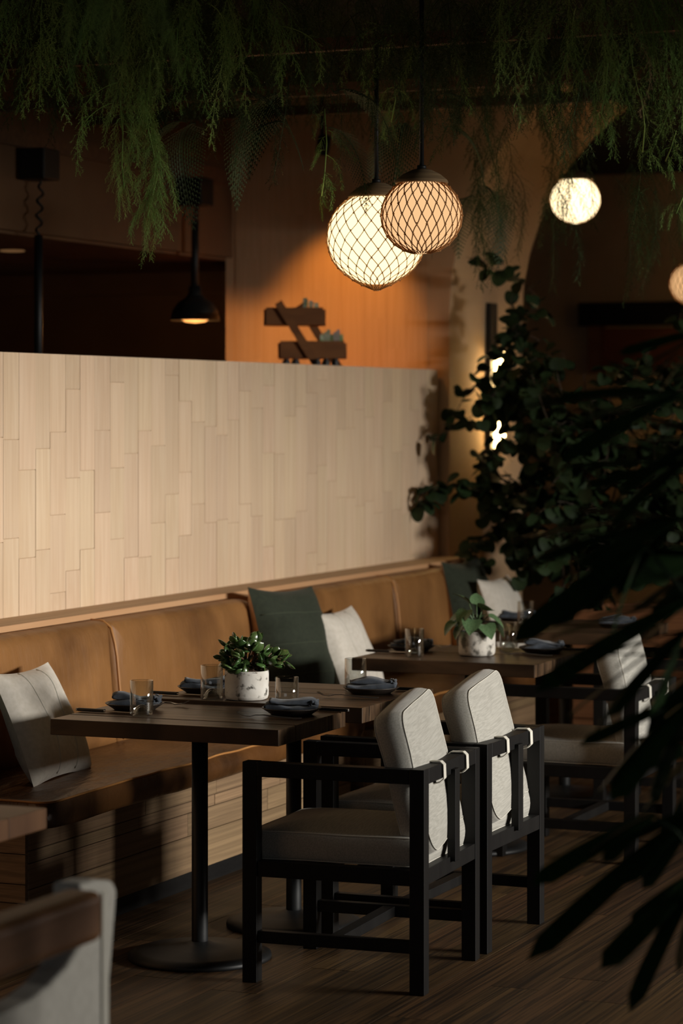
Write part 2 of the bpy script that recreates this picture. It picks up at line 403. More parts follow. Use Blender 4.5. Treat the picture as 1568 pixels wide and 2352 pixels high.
# ------------------------------------------------------------------ cushions
def rrect(w, d, r, n=6):
    pts = []
    for cx, cy, a0 in ((w / 2 - r, d / 2 - r, 0), (-w / 2 + r, d / 2 - r, 90), (-w / 2 + r, -d / 2 + r, 180), (w / 2 - r, -d / 2 + r, 270)):
        for k in range(n + 1):
            a = R(a0 + 90 * k / n); pts.append((cx + r * math.cos(a), cy + r * math.sin(a)))
    out = []
    m = len(pts)
    for i in range(m):      # subdivide the long straight sides
        p, q = pts[i], pts[(i + 1) % m]
        L_ = math.hypot(q[0] - p[0], q[1] - p[1]); k = max(1, int(L_ / .06))
        for j in range(k): out.append((p[0] + (q[0] - p[0]) * j / k, p[1] + (q[1] - p[1]) * j / k))
    return out
def box_cushion(w, d, h, r=.04, puff=.03, bulge=.012, wob=.0, seed=0, edge_r=.012):
    """w along x, d along y, h along z; seam rings at the top and bottom edge"""
    ring = rrect(w, d, r); mb = MB(); n = len(ring)
    layers = []
    for sc in (.02, .2, .4, .6, .78, .9, .97): layers.append((sc, h / 2 + puff * (1 - sc ** 2.4), 0))
    for t in (0, .12, .3, .5, .7, .88, 1): layers.append((1, h / 2 - h * t, bulge * math.sin(math.pi * t)))
    for sc in (.97, .9, .78, .6, .4, .2, .02): layers.append((sc, -h / 2 - puff * .5 * (1 - sc ** 2.4), 0))
    for sc, z, bl in layers:
        for (x, y) in ring:
            L_ = math.hypot(x, y) or 1
            px, py = x * sc + x / L_ * bl, y * sc + y / L_ * bl
            if wob:
                q = mnoise.noise_vector(Vector((px * 5 + seed, py * 5, z * 5))) * wob
                px += q.x; py += q.y; z2 = z + q.z
            else: z2 = z
            mb.v.append((px, py, z2))
    m = len(layers)
    for i in range(m - 1):
        for k in range(n):
            k2 = (k + 1) % n
            mb.f.append((i * n + k, (i + 1) * n + k, (i + 1) * n + k2, i * n + k2))
    mb.f.append(tuple(range(n))); mb.f.append(tuple((m - 1) * n + k for k in range(n))[::-1])
    topring = mb.v[7 * n:8 * n]; botring = mb.v[13 * n:14 * n]
    return mb, topring, botring

def throw_pillow(w, h, t, seed=0):
    def surf(sign):
        def fn(u, v):
            a, b = u * 2 - 1, v * 2 - 1
            x = w / 2 * a * (1 - .085 * (1 - b * b) * abs(a)) * (1 - .03 * b)
            z = h / 2 * b * (1 - .085 * (1 - a * a) * abs(b))
            k = max(0.0, (1 - abs(a) ** 3.2)) ** .55 * max(0.0, (1 - abs(b) ** 3.2)) ** .55
            yv = -sign * t / 2 * k
            q = mnoise.noise(Vector((x * 7 + seed * 3.1, z * 7, sign * 2.0)))
            yv += q * .012 * k
            if b < -.3: yv *= 1.08
            return (x, yv, z)
        return fn
    return surf

def make_pillow(name, w, h, t, front, back, seamm, label, group, loc, rz, tilt, seed, seams, roll=0.0, horizontal=False):
    root = empty(name, loc); root.rotation_euler = (tilt, roll, rz); root.rotation_mode = 'XYZ'
    tag(root, label, 'pillow', group)
    sf = throw_pillow(w, h, t, seed)
    up = h / 2
    f = MB().grid(lambda u, v: Vector(sf(1)(u, v)) + Vector((0, 0, up)), 22, 22).build('front_panel', front, root, smooth=True)
    MB().grid(lambda u, v: Vector(sf(-1)(u, v)) + Vector((0, 0, up)), 22, 22, flip=True).build('back_panel', back, root, smooth=True)
    for q in seams:
        pts = []
        for k in range(25):
            u, v = (k / 24 * .96 + .02, q) if horizontal else (q, k / 24 * .96 + .02)
            pts.append(Vector(sf(1)(u, v)) + Vector((0, -.0005, up)))
        MB().tube(pts, .0022, 5).build('seam', seamm, f, smooth=True)
    return root

# ------------------------------------------------------------------ banquette
def banquette(x0, x1, label, seam_x):
    root = tag(empty('banquette', ((x0 + x1) / 2, 4.35, 0)), label, 'bench', 'tan leather banquette sections')
    c = (x0 + x1) / 2; W = x1 - x0
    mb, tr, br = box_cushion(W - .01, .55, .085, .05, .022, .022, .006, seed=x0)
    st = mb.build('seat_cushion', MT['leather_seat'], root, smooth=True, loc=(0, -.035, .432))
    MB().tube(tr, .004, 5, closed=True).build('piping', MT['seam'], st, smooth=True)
    # back panels, one mesh each
    edges = [x0, seam_x, x1]
    for k in range(2):
        a, b = edges[k], edges[k + 1]
        bw = b - a
        ring = []
        # outline in xz with rounded free corners
        rr_l = .075 if k == 0 else .006; rr_r = .075 if k == 1 else .006
        zt, zb = .932, .475
        pts = [(a, zb)]
        for q in range(6): t = R(180 - 90 * q / 5); pts.append((a + rr_l + rr_l * math.cos(t), zt - rr_l + rr_l * math.sin(t)))
        for q in range(12): pts.append((a + rr_l + (bw - rr_l - rr_r) * (q + 1) / 13, zt))
        for q in range(6): t = R(90 - 90 * q / 5); pts.append((b - rr_r + rr_r * math.cos(t), zt - rr_r + rr_r * math.sin(t)))
        pts.append((b, zb))
        for q in range(12): pts.append((b - bw * (q + 1) / 13, zb))
        mx, mz = (a + b) / 2, (zt + zb) / 2
        mb = MB(); n = len(pts)
        lay = [(.02, -.112), (.3, -.112), (.6, -.11), (.82, -.105), (.93, -.094), (.975, -.078), (.995, -.055), (1, -.03), (1, 0)]
        for sc, dy in lay:
            for (x, z) in pts:
                # inset by a fixed margin rather than by proportion along the long side
                m_ = (1 - sc) * (zt - zb) / 2
                xx = mx + (x - mx) * (1 - 2 * m_ / bw if sc > .5 else sc * (1 - .4 * (zt - zb) / bw) / .6 if False else (1 - 2 * m_ / bw))
                zz = mz + (z - mz) * sc
                lean = (.92 - zz) * .10
                mb.v.append((xx - c, dy - lean + (4.63 - 4.35) + .012 * mnoise.noise(Vector((xx * 4, zz * 2, 1.7))), zz))
        for i in range(len(lay) - 1):
            for q in range(n):
                q2 = (q + 1) % n
                mb.f.append((i * n + q, i * n + q2, (i + 1) * n + q2, (i + 1) * n + q))
        # close the middle slit with a strip of quads
        mb.f.append(tuple(range(n))[::-1])
        bc = mb.build('back_cushion', MT['leather'], root, smooth=True)
        if k == 0:
            sp = [(seam_x - c, 4.63 - 4.35 - .02, .932), (seam_x - c, .28 - .07, .929), (seam_x - c, .28 - .102, .905), (seam_x - c, .28 - .118, .85)]
            sp += [(seam_x - c, .28 - .112 - (.92 - z) * .10 - .003, z) for z in (.8, .7, .6, .5)]
            MB().tube(sp, .0055, 6).build('piping', MT['seam'], bc, smooth=True)
    # timber base
    body = MB().box(x0 - c, x1 - c, -.225, .27, .07, .388).box(x0 - c + .01, x1 - c - .01, -.20, .27, 0, .07).build('base', MT['kick'], root)
    rng = random.Random(int(x0 * 10))
    for (z0, z1) in ((.319, .388), (.279, .318), (.197, .278), (.068, .196)):
        x = x0 - c
        while x < x1 - c - .01:
            L_ = min(rng.uniform(.55, 1.3), x1 - c - x)
            if x1 - c - x - L_ < .2: L_ = x1 - c - x
            o = piece('plank', MT['kick'], root, x, x + L_ - .0015, -.24 - rng.uniform(0, .003), -.222, z0 + .001, z1 - .001)
            x += L_
    for (z0, z1) in ((.31, .388), (.215, .309), (.155, .214), (.068, .154)):
        piece('end_plank', MT['kick'], root, x0 - c - .016, x0 - c + .002, -.236, .26, z0 + .001, z1 - .001)
    piece('skirting', MT['black_wood'], root, x0 - c, x1 - c, -.215, -.195, 0, .066)
    return root
banquette(7.17, 9.77, 'tan leather banquette section nearest the camera, behind the jade plant table', 8.50)
banquette(9.94, 12.55, 'tan leather banquette section farther off, ending at the arched wall', 11.28)

# pillows (tilt leans the top towards the wall)
WS = (.33, .64)
def lean(a): return R(-a)
make_pillow('throw_pillow', .43, .40, .13, MT['white_fabric'], MT['white_fabric'], MT['welt'], 'white linen pillow at the left edge of the picture on the tan bench', 'white striped pillows', (7.63, 4.24, .478), R(3), lean(24), 1, WS)
make_pillow('throw_pillow', .52, .50, .15, MT['green_fabric'], MT['tan_fabric'], MT['green_seam'], 'dark green pillow cut by the left edge, behind a white one', 'green pillows', (7.22, 4.38, .478), R(6), lean(17), 2, (.25, .5, .75), horizontal=True)
make_pillow('throw_pillow', .58, .51, .17, MT['green_fabric'], MT['tan_fabric'], MT['green_seam'], 'large dark green pillow with tan back between the two bench sections', 'green pillows', (9.89, 4.36, .478), R(-4), lean(15), 4, (.24, .5, .76), roll=R(3), horizontal=True)
make_pillow('throw_pillow', .46, .405, .13, MT['white_fabric'], MT['white_fabric'], MT['welt'], 'white linen pillow leaning beside the large green pillow mid-bench', 'white striped pillows', (10.28, 4.25, .478), R(2), lean(22), 5, WS)
make_pillow('throw_pillow', .50, .50, .15, MT['green_fabric'], MT['tan_fabric'], MT['green_seam'], 'green pillow at the far end of the bench behind a white pillow', 'green pillows', (12.16, 4.42, .478), R(-2), lean(12), 6, (.3, .6), horizontal=True)
make_pillow('throw_pillow', .46, .42, .13, MT['white_fabric'], MT['white_fabric'], MT['welt'], 'white linen pillow at the far end of the bench by the vine', 'white striped pillows', (12.24, 4.25, .478), R(0), lean(18), 7, WS)

# ------------------------------------------------------------------ tables
def table(cx, cy, lx, ly, zt, label, rz=0, m='table', nb=4, th=.05):
    root = tag(empty('dining_table', (cx, cy, 0), rz), label, 'table', 'dark wooden dining tables')
    x = -lx / 2; rng = random.Random(int(cx * 100))
    ws = [rng.uniform(.8, 1.25) for _ in range(nb)]; k_ = lx / sum(ws)
    for wv in ws:
        mb = MB().box(x + .0006, x + wv * k_ - .0006, -ly / 2, ly / 2, zt - th, zt - rng.uniform(0, .0012))
        mb.build('tabletop_plank', MT[m], root, bevel=.0025)
        x += wv * k_
    MB().box(-lx * .3, lx * .3, -ly * .3, ly * .3, zt - th - .012, zt - th).build('mounting_plate', MT['black_metal'], root)
    MB().lathe([(0, .02), (.026, .02), (.0255, .06), (.0255, zt - th - .01), (0, zt - th - .01)], 24).build('pole', MT['black_metal'], root, smooth=True)
    MB().lathe([(0, 0), (.222, 0), (.224, .006), (.222, .016), (.19, .026), (.10, .036), (.045, .045), (.03, .052), (0, .052)], 48).build('base', MT['black_metal'], root, smooth=True)
    return root
Z1, Z2, Z3, Z4 = .756, .768, .755, .755
table(7.317, 3.585, .535, .765, Z1, 'nearest dark wooden table with its corner facing the camera', R(1.0))
table(7.90, 3.525, .625, .75, Z2, 'slightly higher dark table joined behind the nearest one, under the jade plant', 0)
table(9.575, 3.515, .65, .74, Z3, 'dark wooden table carrying the variegated plant in a pale pot', 0)
table(11.0, 3.60, .72, .74, Z4, 'farthest dark table, mostly hidden by palm leaves', 0)
table(5.12, 3.47, .68, .78, .755, 'brown table corner cut by the left edge of the picture', 0, 'table_brown')

# ------------------------------------------------------------------ armchairs
def make_chair(label):
    root = tag(empty('armchair'), label, 'chair', 'black armchairs with grey cushions')
    bw = MT['black_wood']; W, D, t, H = .56, .57, .046, .657
    for sx in (-1, 1):
        for sy in (-1, 1):
            MB().box(sx * W / 2 - (t if sx > 0 else 0), sx * W / 2 + (t if sx < 0 else 0), sy * D / 2 - (t if sy > 0 else 0), sy * D / 2 + (t if sy < 0 else 0), 0, H).build('leg', bw, root, bevel=.002)
        x0 = -W / 2 if sx < 0 else W / 2 - t
        MB().box(x0, x0 + t, -D / 2 + t, D / 2 - t, H - .044, H - .001).build('arm', bw, root, bevel=.002)
        MB().box(x0 + .003, x0 + t - .003, -D / 2 + t, D / 2 - t, .316, .362).build('seat_rail', bw, root, bevel=.002)
        MB().box(x0 + .008, x0 + t - .008, -D / 2 + t, D / 2 - t, .118, .154).build('stretcher', bw, root, bevel=.002)
    MB().box(-W / 2 + t, W / 2 - t, -D / 2, -D / 2 + t, H - .046, H - .001).build('back_rail', bw, root, bevel=.002)
    MB().box(-W / 2 + t, W / 2 - t, -D / 2 + .002, -D / 2 + t, .316, .364).build('seat_rail', bw, root, bevel=.002)
    MB().box(-W / 2 + t, W / 2 - t, D / 2 - t, D / 2 - .002, .316, .362).build('seat_rail', bw, root, bevel=.002)
    MB().box(-W / 2 + t - .008, W / 2 - t + .008, -.02, .02, .12, .152).build('stretcher', bw, root, bevel=.002)
    MB().box(-.02, .026, -D / 2 - .014, -D / 2 + .012, .350, H - .03).build('back_slat', bw, root, bevel=.002)
    for k in range(4):
        y = -.2 + k * .13
        MB().box(-W / 2 + t, W / 2 - t, y - .03, y + .03, .335, .350).build('seat_slat', bw, root)
    mb, tr, br = box_cushion(.462, .53, .082, .035, .030, .008, .003, seed=1)
    c = mb.build('seat_cushion', MT['fabric'], root, smooth=True, loc=(0, .012, .405))
    MB().tube(tr, .0015, 5, closed=True).build('piping', MT['welt'], c, smooth=True)
    MB().tube(br, .0015, 5, closed=True).build('piping', MT['welt'], c, smooth=True)
    # back cushion: w across, d = height, h = thickness; leaning forward at the top
    mb, tr, br = box_cushion(.455, .42, .085, .05, .026, .012, .010, seed=4)
    c = mb.build('back_cushion', MT['fabric'], root, smooth=True, loc=(0, -.180, .616))
    c.rotation_euler = (Matrix.Rotation(R(6), 3, 'Z') @ Matrix.Rotation(R(-5), 3, 'Y') @ Matrix.Rotation(R(90) - R(13.5), 3, 'X')).to_euler()
    MB().tube(tr, .0015, 5, closed=True).build('piping', MT['welt'], c, smooth=True)
    MB().tube(br, .0015, 5, closed=True).build('piping', MT['welt'], c, smooth=True)
    for k, x in enumerate((-.10, .13)):
        yb, yf, zt_, zb_ = -D / 2 - .004, -D / 2 + t + .004, H + .003, H - .052
        loop = [(x, yf + .01, zt_ - .012), (x, yf - .006, zt_), (x, yb + .01, zt_ + .001), (x, yb, zt_ - .008), (x + .002, yb - .001, zb_ + .006), (x + .002, yb + .012, zb_ - .006), (x, yf - .01, zb_ - .016)]
        mb = MB()
        for a, b in zip(loop[:-1], loop[1:]):
            mb.bar(a, b, .024, .003, up=(0, (a[2] - b[2]), (b[1] - a[1])) if abs(b[1] - a[1]) + abs(b[2] - a[2]) > 0 else (0, 0, 1))
        mb.build('tie', MT['welt'], root)
    return root
ch1 = make_chair('nearest black armchair with grey cushions, in front of the nearest table')
ch1.location = (7.345, 3.045, 0); ch1.rotation_euler = (0, 0, R(3.2))
def chair_at(x, y, rz, label):
    c = copy_tree(ch1); c.location = (x, y, 0); c.rotation_euler = (0, 0, R(rz)); c['label'] = label; return c
chair_at(7.985, 3.06, 0, 'second black armchair, side by side behind the nearest one')
chair_at(9.70, 3.09, 0, 'black armchair at the variegated plant table, half hidden by palm leaves')
chair_at(10.92, 3.07, 0, 'black armchair at the farthest table, deep behind the palm leaves')
chair_at(12.02, 2.35, -60, 'black armchair with pale cushions in the background behind the palm')
chair_at(12.9, 2.75, 20, 'black armchair with pale cushions just inside the archway')

# foreground slip-covered chair, facing left
root = tag(empty('slipcover_chair', (4.05, 2.40, 0)), 'white slip-covered chair with a brown wooden top rail in the lower left foreground', 'chair')
prof = [(4.384, .800), (4.45, .797), (4.515, .786), (4.535, .765), (4.51, .62), (4.485, .50), (4.45, .20), (3.60, .20), (3.60, .60), (3.95, .61), (4.10, .614), (4.20, .617), (4.27, .630), (4.33, .650), (4.38, .680), (4.395, .72)]
MB().extrude([(x - 4.05, z) for x, z in prof], .0, .065).build('slipcover_back', MT['canvas'], root, bevel=.010, seg=3)
MB().box(.415, .440, -.004, .0, .21, .77).build('cover_seam', MT['welt'], root)
MB().box(-.42, .40, .065, .52, .34, .46).build('seat', MT['canvas'], root, bevel=.03, seg=4)
MB().box(-.45, .270, -.085, -.005, .712, .806).build('back_rail', MT['arm_wood'], root, bevel=.018, seg=4)
for x in (-.43, .31):
    for y in (.01, .46):
        MB().box(x, x + .055, y, y + .05, 0, .36).build('leg', MT['arm_wood'], root, bevel=.005)

# ------------------------------------------------------------------ table things
def glass_proto():
    r, h, t = .0365, .108, .0028
    prof = [(0, .026), (.006, .0255), (.014, .021), (.021, .011), (.026, .003), (.030, .0), (r - .003, .0005), (r, .006), (r, h - .001), (r - t / 2, h), (r - t, h - .001), (r - t, .014), (r - t - .003, .010), (.0275, .0105), (.0235, .017), (.016, .0265), (.008, .031), (0, .032)]
    me = MB().lathe(prof, 40).mesh('tumbler', True); me.materials.append(MT['glass']); return me
GM = glass_proto()
def glass(x, y, z, label):
    o = bpy.data.objects.new('drinking_glass', GM); o.location = (x, y, z + .0008); o.rotation_euler = (0, 0, x * 9); link(o)
    return tag(o, label, 'glass', 'punted glass tumblers')
glass(7.227, 3.742, Z1, 'clear tumbler at the left of the nearest table, by the folded napkin')
glass(7.640, 3.700, Z2, 'clear tumbler just left of the jade plant pot')
glass(7.500, 3.370, Z1, 'clear tumbler just right of the jade plant pot')
glass(8.036, 3.360, Z2, 'clear tumbler in front of the mid-bench white pillow')
glass(9.375, 3.674, Z3, 'clear tumbler left of the variegated plant pot')
glass(9.800, 3.440, Z3, 'clear tumbler right of the variegated plant pot, among palm leaves')
glass(10.90, 3.746, Z4, 'clear tumbler on the farthest table before the white pillow')

PL = MB().lathe([(0, .004), (.055, .004), (.058, 0), (.064, 0), (.072, .006), (.092, .019), (.094, .021), (.092, .0225), (.07, .012), (.05, .0085), (0, .008)], 48).mesh('plate', True)
PL.materials.append(MT['plate'])
def napkin_mesh(w, d, h, seed):
    """a cloth folded in half: two plies with a rounded fold"""
    def sec(u, v):
        # v runs around the section, u along the length
        x = (u - .5) * w
        a = v * 2 * math.pi
        cy, cz = math.cos(a), math.sin(a)
        y = d / 2 * math.copysign(abs(cy) ** .55, cy) * (1 - .06 * math.sin(u * 5 + seed))
        e = min(u, 1 - u) * 9; k = min(1.0, e) ** .4
        z = h / 2 * (math.copysign(abs(cz) ** .7, cz) * (.35 + .65 * k)) + h / 2
        q = mnoise.noise_vector(Vector((x * 22 + seed * 5.3, y * 22, z * 15)))
        up = 1.0 if cz > -.2 else 0.0
        return (x + q.x * .003, y + q.y * .004, z + q.z * .006 * up + up * .006 * math.sin(u * 6.0 + seed))
    mb = MB().grid(sec, 26, 28)
    n = 29
    mb.f.append(tuple(range(0, 27 * 28, 27))); mb.f.append(tuple(range(26, 27 * 29, 27))[:28][::-1])
    return mb
def napkin(x, y, z, rz, label, seed):
    root = tag(empty('napkin', (x, y, z), rz), label, 'napkin', 'folded slate-blue napkins')
    napkin_mesh(.165, .085, .020, seed).build('lower_fold', MT['napkin'], root, smooth=True)
    napkin_mesh(.150, .078, .018, seed + 2).build('upper_fold', MT['napkin'], root, smooth=True, loc=(.004, .002, .0175), rot=(0, R(2), R(4)))
    mb = MB()
    for k in range(4):
        pts = [(.066 + .006 * math.sin(k * 2 + t), -.034 + .068 * t / 8, .016 + .009 * (k % 2) + .006 * math.sin(t * 1.3 + k)) for t in range(9)]
        mb.tube([(p[0] + (k - 1.5) * .006, p[1], p[2]) for p in pts], [.004, .006, .0065, .0065, .006, .0065, .0065, .006, .004], 7)
    mb.build('ruffled_end', MT['napkin'], root, smooth=True)
    return root
def fork_tree():
    root = empty('fork')
    pts = [(0, -.105, .004), (0, -.08, .003), (0, -.03, .006), (0, .02, .010), (0, .045, .009)]
    mb = MB()
    for (a, b, w0) in zip(pts[:-1], pts[1:], (.010, .008, .006, .005)): mb.bar(a, b, w0, .003)
    mb.build('handle', MT['steel'], root)
    MB().quadbox([(-.003, .043, .0075), (.003, .043, .0075), (.011, .062, .003), (-.011, .062, .003), (-.003, .043, .0105), (.003, .043, .0105), (.011, .062, .006), (-.011, .062, .006)]).build('head', MT['steel'], root)
    for k in range(4):
        x = -.0093 + k * .0062
        MB().bar((x, .061, .0045), (x * .92, .085, .0075), .0026, .0022).bar((x * .92, .085, .0075), (x * .9, .103, .016), .002, .0018).build('tine', MT['steel'], root)
    return root
def knife_tree():
    root = empty('knife')
    MB().box(-.0075, .0075, -.11, -.012, .001, .011).build('handle', MT['knife_dark'], root, bevel=.003)
    MB().box(-.006, .006, -.116, -.11, .0015, .0105).build('end_cap', MT['steel'], root, bevel=.002)
    MB().quadbox([(-.0015, -.012, .002), (.0015, -.012, .002), (.001, .10, .002), (-.001, .10, .002), (-.0015, -.012, .016), (.0015, -.012, .016), (.001, .085, .016), (-.001, .085, .016)]).move(Matrix.Rotation(R(80), 4, 'Y')).move(Matrix.Translation((-.008, 0, .004))).build('blade', MT['steel'], root)
    return root
FK, KN = [None], [None]
def use(proto, maker):
    if proto[0] is None: proto[0] = maker(); return proto[0]
    return copy_tree(proto[0])
def setting(x, y, z, side, who, seed, fork=True, knife=True, nrz=0.0, jitter=(0, 0)):
    """side=-1: diner sits on the chair side (handles towards -y); +1: on the bench side"""
    p = bpy.data.objects.new('plate', PL); p.location = (x, y, z + .0005); link(p); tag(p, 'dark stoneware plate ' + who, 'plate', 'dark stoneware plates')
    napkin(x, y, z + .0125, R(-70 + nrz), 'folded slate-blue napkin ' + who, seed)
    rz = 0 if side < 0 else math.pi
    if fork:
        f = use(FK, fork_tree); f.location = (x + side * .135 + jitter[0], y + .015 * -side, z + .0012); f.rotation_euler = (0, 0, rz + R(4 + jitter[1])); f.name = 'fork'
        tag(f, 'steel fork ' + who, 'fork', 'steel forks')
    if knife:
        k = use(KN, knife_tree); k.location = (x - side * .122, y + .03 * side, z + .0005); k.rotation_euler = (0, 0, rz + R(-3)); k.name = 'knife'
        tag(k, 'dark-handled knife ' + who, 'knife', 'dark-handled knives')
setting(7.435, 3.325, Z1, -1, 'on the nearest table, chair side', 1)
setting(7.99, 3.285, Z2, -1, 'on the joined table, chair side', 3, jitter=(-.03, 0))
setting(7.36, 3.835, Z1, 1, 'on the nearest table, bench side', 5)
setting(7.80, 3.80, Z2, 1, 'on the joined table, bench side', 7, fork=False)
setting(9.60, 3.775, Z3, 1, 'on the variegated plant table, bench side', 9, jitter=(-.02, 14))
setting(9.73, 3.275, Z3, -1, 'on the variegated plant table, chair side', 11, jitter=(-.02, 0))
setting(11.12, 3.86, Z4, 1, 'on the farthest table, bench side', 13, fork=False)
setting(11.0, 3.36, Z4, -1, 'on the farthest table, chair side', 15, fork=False)

# ------------------------------------------------------------------ pots and small plants
def pot(root, r, h, m):
    prof = [(0, 0), (r * .86, 0), (r * .95, .004), (r * .99, .014), (r, .03), (r, h - .006), (r * .99, h), (r * .955, h), (r * .93, h - .006), (r * .92, h - .03), (0, h - .03)]
    mb = MB().lathe(prof, 48)
    mb.v = [tuple(Vector(p) + mnoise.noise_vector(Vector(p) * 30) * .0012) for p in mb.v]
    return mb.build('pot', m, root, smooth=True)
def soil(root, r, z, seed):
    rng = random.Random(seed)
    mb = MB().lathe([(0, z + .012), (r * .5, z + .010), (r * .9, z + .002), (r * .92, z - .02)], 24)
    so_ = mb.build('soil', MT['soil'], root, smooth=True)
    mb = MB()
    for k in range(90):
        a, q = rng.uniform(0, 6.28), r * .85 * math.sqrt(rng.random())
        p = Vector((q * math.cos(a), q * math.sin(a), z + .008)); pts = [p]
        d = Vector((rng.uniform(-1, 1), rng.uniform(-1, 1), rng.uniform(0, .9))).normalized()
        for j in range(4):
            d = (d + Vector((rng.uniform(-1, 1), rng.uniform(-1, 1), rng.uniform(-.9, .5))) * .7).normalized()
            pts.append(pts[-1] + d * .008)
        mb.tube(pts, .0009, 3, cap=False)
    tag(mb.build('coir_strands', MT['soil'], so_), kind='stuff')
def jade_leaf_mesh():
    prof = []
    def fn(u, v):
        a = v * 2 * math.pi
        L_ = u
        wd = .46 * math.sin(math.pi * min(1, L_ ** 1.25)) ** .75 if 0 < L_ < 1 else 0
        return (wd * math.cos(a) * .95, L_, .13 * math.sin(math.pi * L_) ** .6 * math.sin(a) + .16 * L_ * L_)
    me = MB().grid(fn, 8, 8).mesh('jade_leaf', True); me.materials.append(MT['jade']); return me
def orient(o, p, d, sc, spin=0.0):
    d = Vector(d).normalized(); q = d.to_track_quat('Y', 'Z')
    o.rotation_mode = 'QUATERNION'
    from mathutils import Quaternion
    o.rotation_quaternion = q @ Quaternion((0, 1, 0), spin)
    o.location = p; o.scale = (sc, sc, sc)
jp = tag(empty('potted_jade_plant', (7.672, 3.59, Z2 + .0005)), 'green jade plant in a whitewashed round pot on the near tables', 'potted plant')
pot(jp, .0715, .094, MT['pot']); soil(jp, .0715, .085, 2)
rng = random.Random(21)
JL = jade_leaf_mesh()
RT = Vector((SA, -CA, 0)); FW = Vector((CA, SA, 0)); UP = Vector((0, 0, 1))   # camera-wise right / away, used only to lay out this plant
tips = [(-.075, .135, .0), (-.055, .165, .03), (-.03, .185, -.02), (.0, .175, .02), (.02, .165, -.03), (-.05, .11, -.03), (-.02, .14, -.05), (.03, .18, .03), (.055, .15, 0), (.085, .135, .02), (.115, .14, 0), (.125, .125, -.02), (-.02, .09, -.05), (.0, .12, .05), (-.065, .145, -.03), (.07, .12, -.03)]
for i, (a, b, c) in enumerate(tips):
    tip = RT * a + UP * (b - .0) + FW * c
    base = Vector((.005 * (i % 3 - 1), .004 * (i % 2), .088))
    mid = base.lerp(tip, .5) + Vector((0, 0, .018 if b > .13 else .0))
    pts = [base, base.lerp(mid, .5), mid, mid.lerp(tip, .5), tip]
    MB().tube(pts, [.006, .005, .004, .003, .002], 6).build('branch', MT['stem'], jp, smooth=True)
    d0 = (tip - mid).normalized()
    for k in range(6):
        t = .35 + .65 * k / 5
        p = mid.lerp(tip, t)
        dv = (d0 * .5 + Vector((rng.uniform(-1, 1), rng.uniform(-1, 1), rng.uniform(-.7, .8)))).normalized()
        o = bpy.data.objects.new('leaf', JL); link(o, jp); orient(o, p, dv, rng.uniform(.032, .048), rng.uniform(-1, 1))
for (a, b, c) in ((-.035, .075, -.035), (-.015, .07, -.05), (.05, .08, -.02), (-.05, .085, -.02)):   # hanging larger leaves
    o = bpy.data.objects.new('leaf', JL); link(o, jp); orient(o, RT * a + UP * (b + .055) + FW * c, Vector((a, c, -1.2)), .048, .6)

def heart_mesh(name, m, fold=.18, droop=.35, rounded=False):
    """heart-shaped leaf, length 1 along +y"""
    mb = MB(); W_ = [0, .30, .44, .50, .48, .40, .28, .14, 0]
    Y_ = [.0, -.06, .02, .16, .34, .54, .72, .88, 1.0]
    if rounded: W_ = [0, .30, .46, .55, .56, .51, .41, .25, 0]; Y_ = [.0, -.09, -.02, .14, .34, .54, .72, .86, .93]
    for k in range(9):
        z = -droop * Y_[k] ** 2
        for sx in (-1, -.5, 0, .5, 1):
            mb.v.append((W_[k] * sx, Y_[k] + (.06 if sx == 0 and k == 1 else 0), z + fold * abs(sx) * W_[k]))
    for k in range(8):
        for j in range(4):
            a = k * 5 + j; mb.f.append((a, a + 1, a + 6, a + 5))
    me = mb.mesh(name, True); me.materials.append(m); return me
pp = tag(empty('potted_philodendron', (9.53, 3.475, Z3 + .0005)), 'variegated leafy plant in a mottled pale pot on the second table', 'potted plant')
pot(pp, .0715, .094, MT['pot_worn']); soil(pp, .0715, .082, 4)
HM = heart_mesh('variegated_leaf', MT['philo'], .22, .3)
lv = [(-.07, .15, 0, (-1, .3, -.5)), (-.04, .175, -.03, (-.5, -.5, -.6)), (.0, .195, .02, (.1, .5, .7)), (.02, .18, -.03, (.5, -.6, .2)), (.045, .15, 0, (1, -.2, -.4)), (-.085, .13, -.02, (-1, -.6, -.7)), (-.02, .14, -.05, (-.2, -1, -.5)), (.03, .12, -.04, (.4, -1, -.6)), (.065, .12, .02, (1, .3, -.8)), (-.03, .20, .02, (-.6, .2, .6)), (.01, .15, .04, (0, 1, 0)), (-.06, .115, -.03, (-.8, -.8, -.8))]
for a, b, c, dv in lv:
    p = RT * a + UP * b + FW * c
    base = Vector((0, 0, .085)); MB().tube([base, base.lerp(p, .5) + Vector((0, 0, .015)), p], .002, 5).build('stalk', MT['philo'], pp, smooth=True)
    o = bpy.data.objects.new('leaf', HM); link(o, pp)
    orient(o, p, RT * dv[0] + FW * dv[1] + UP * dv[2], rng.uniform(.06, .08), rng.uniform(-.5, .5))

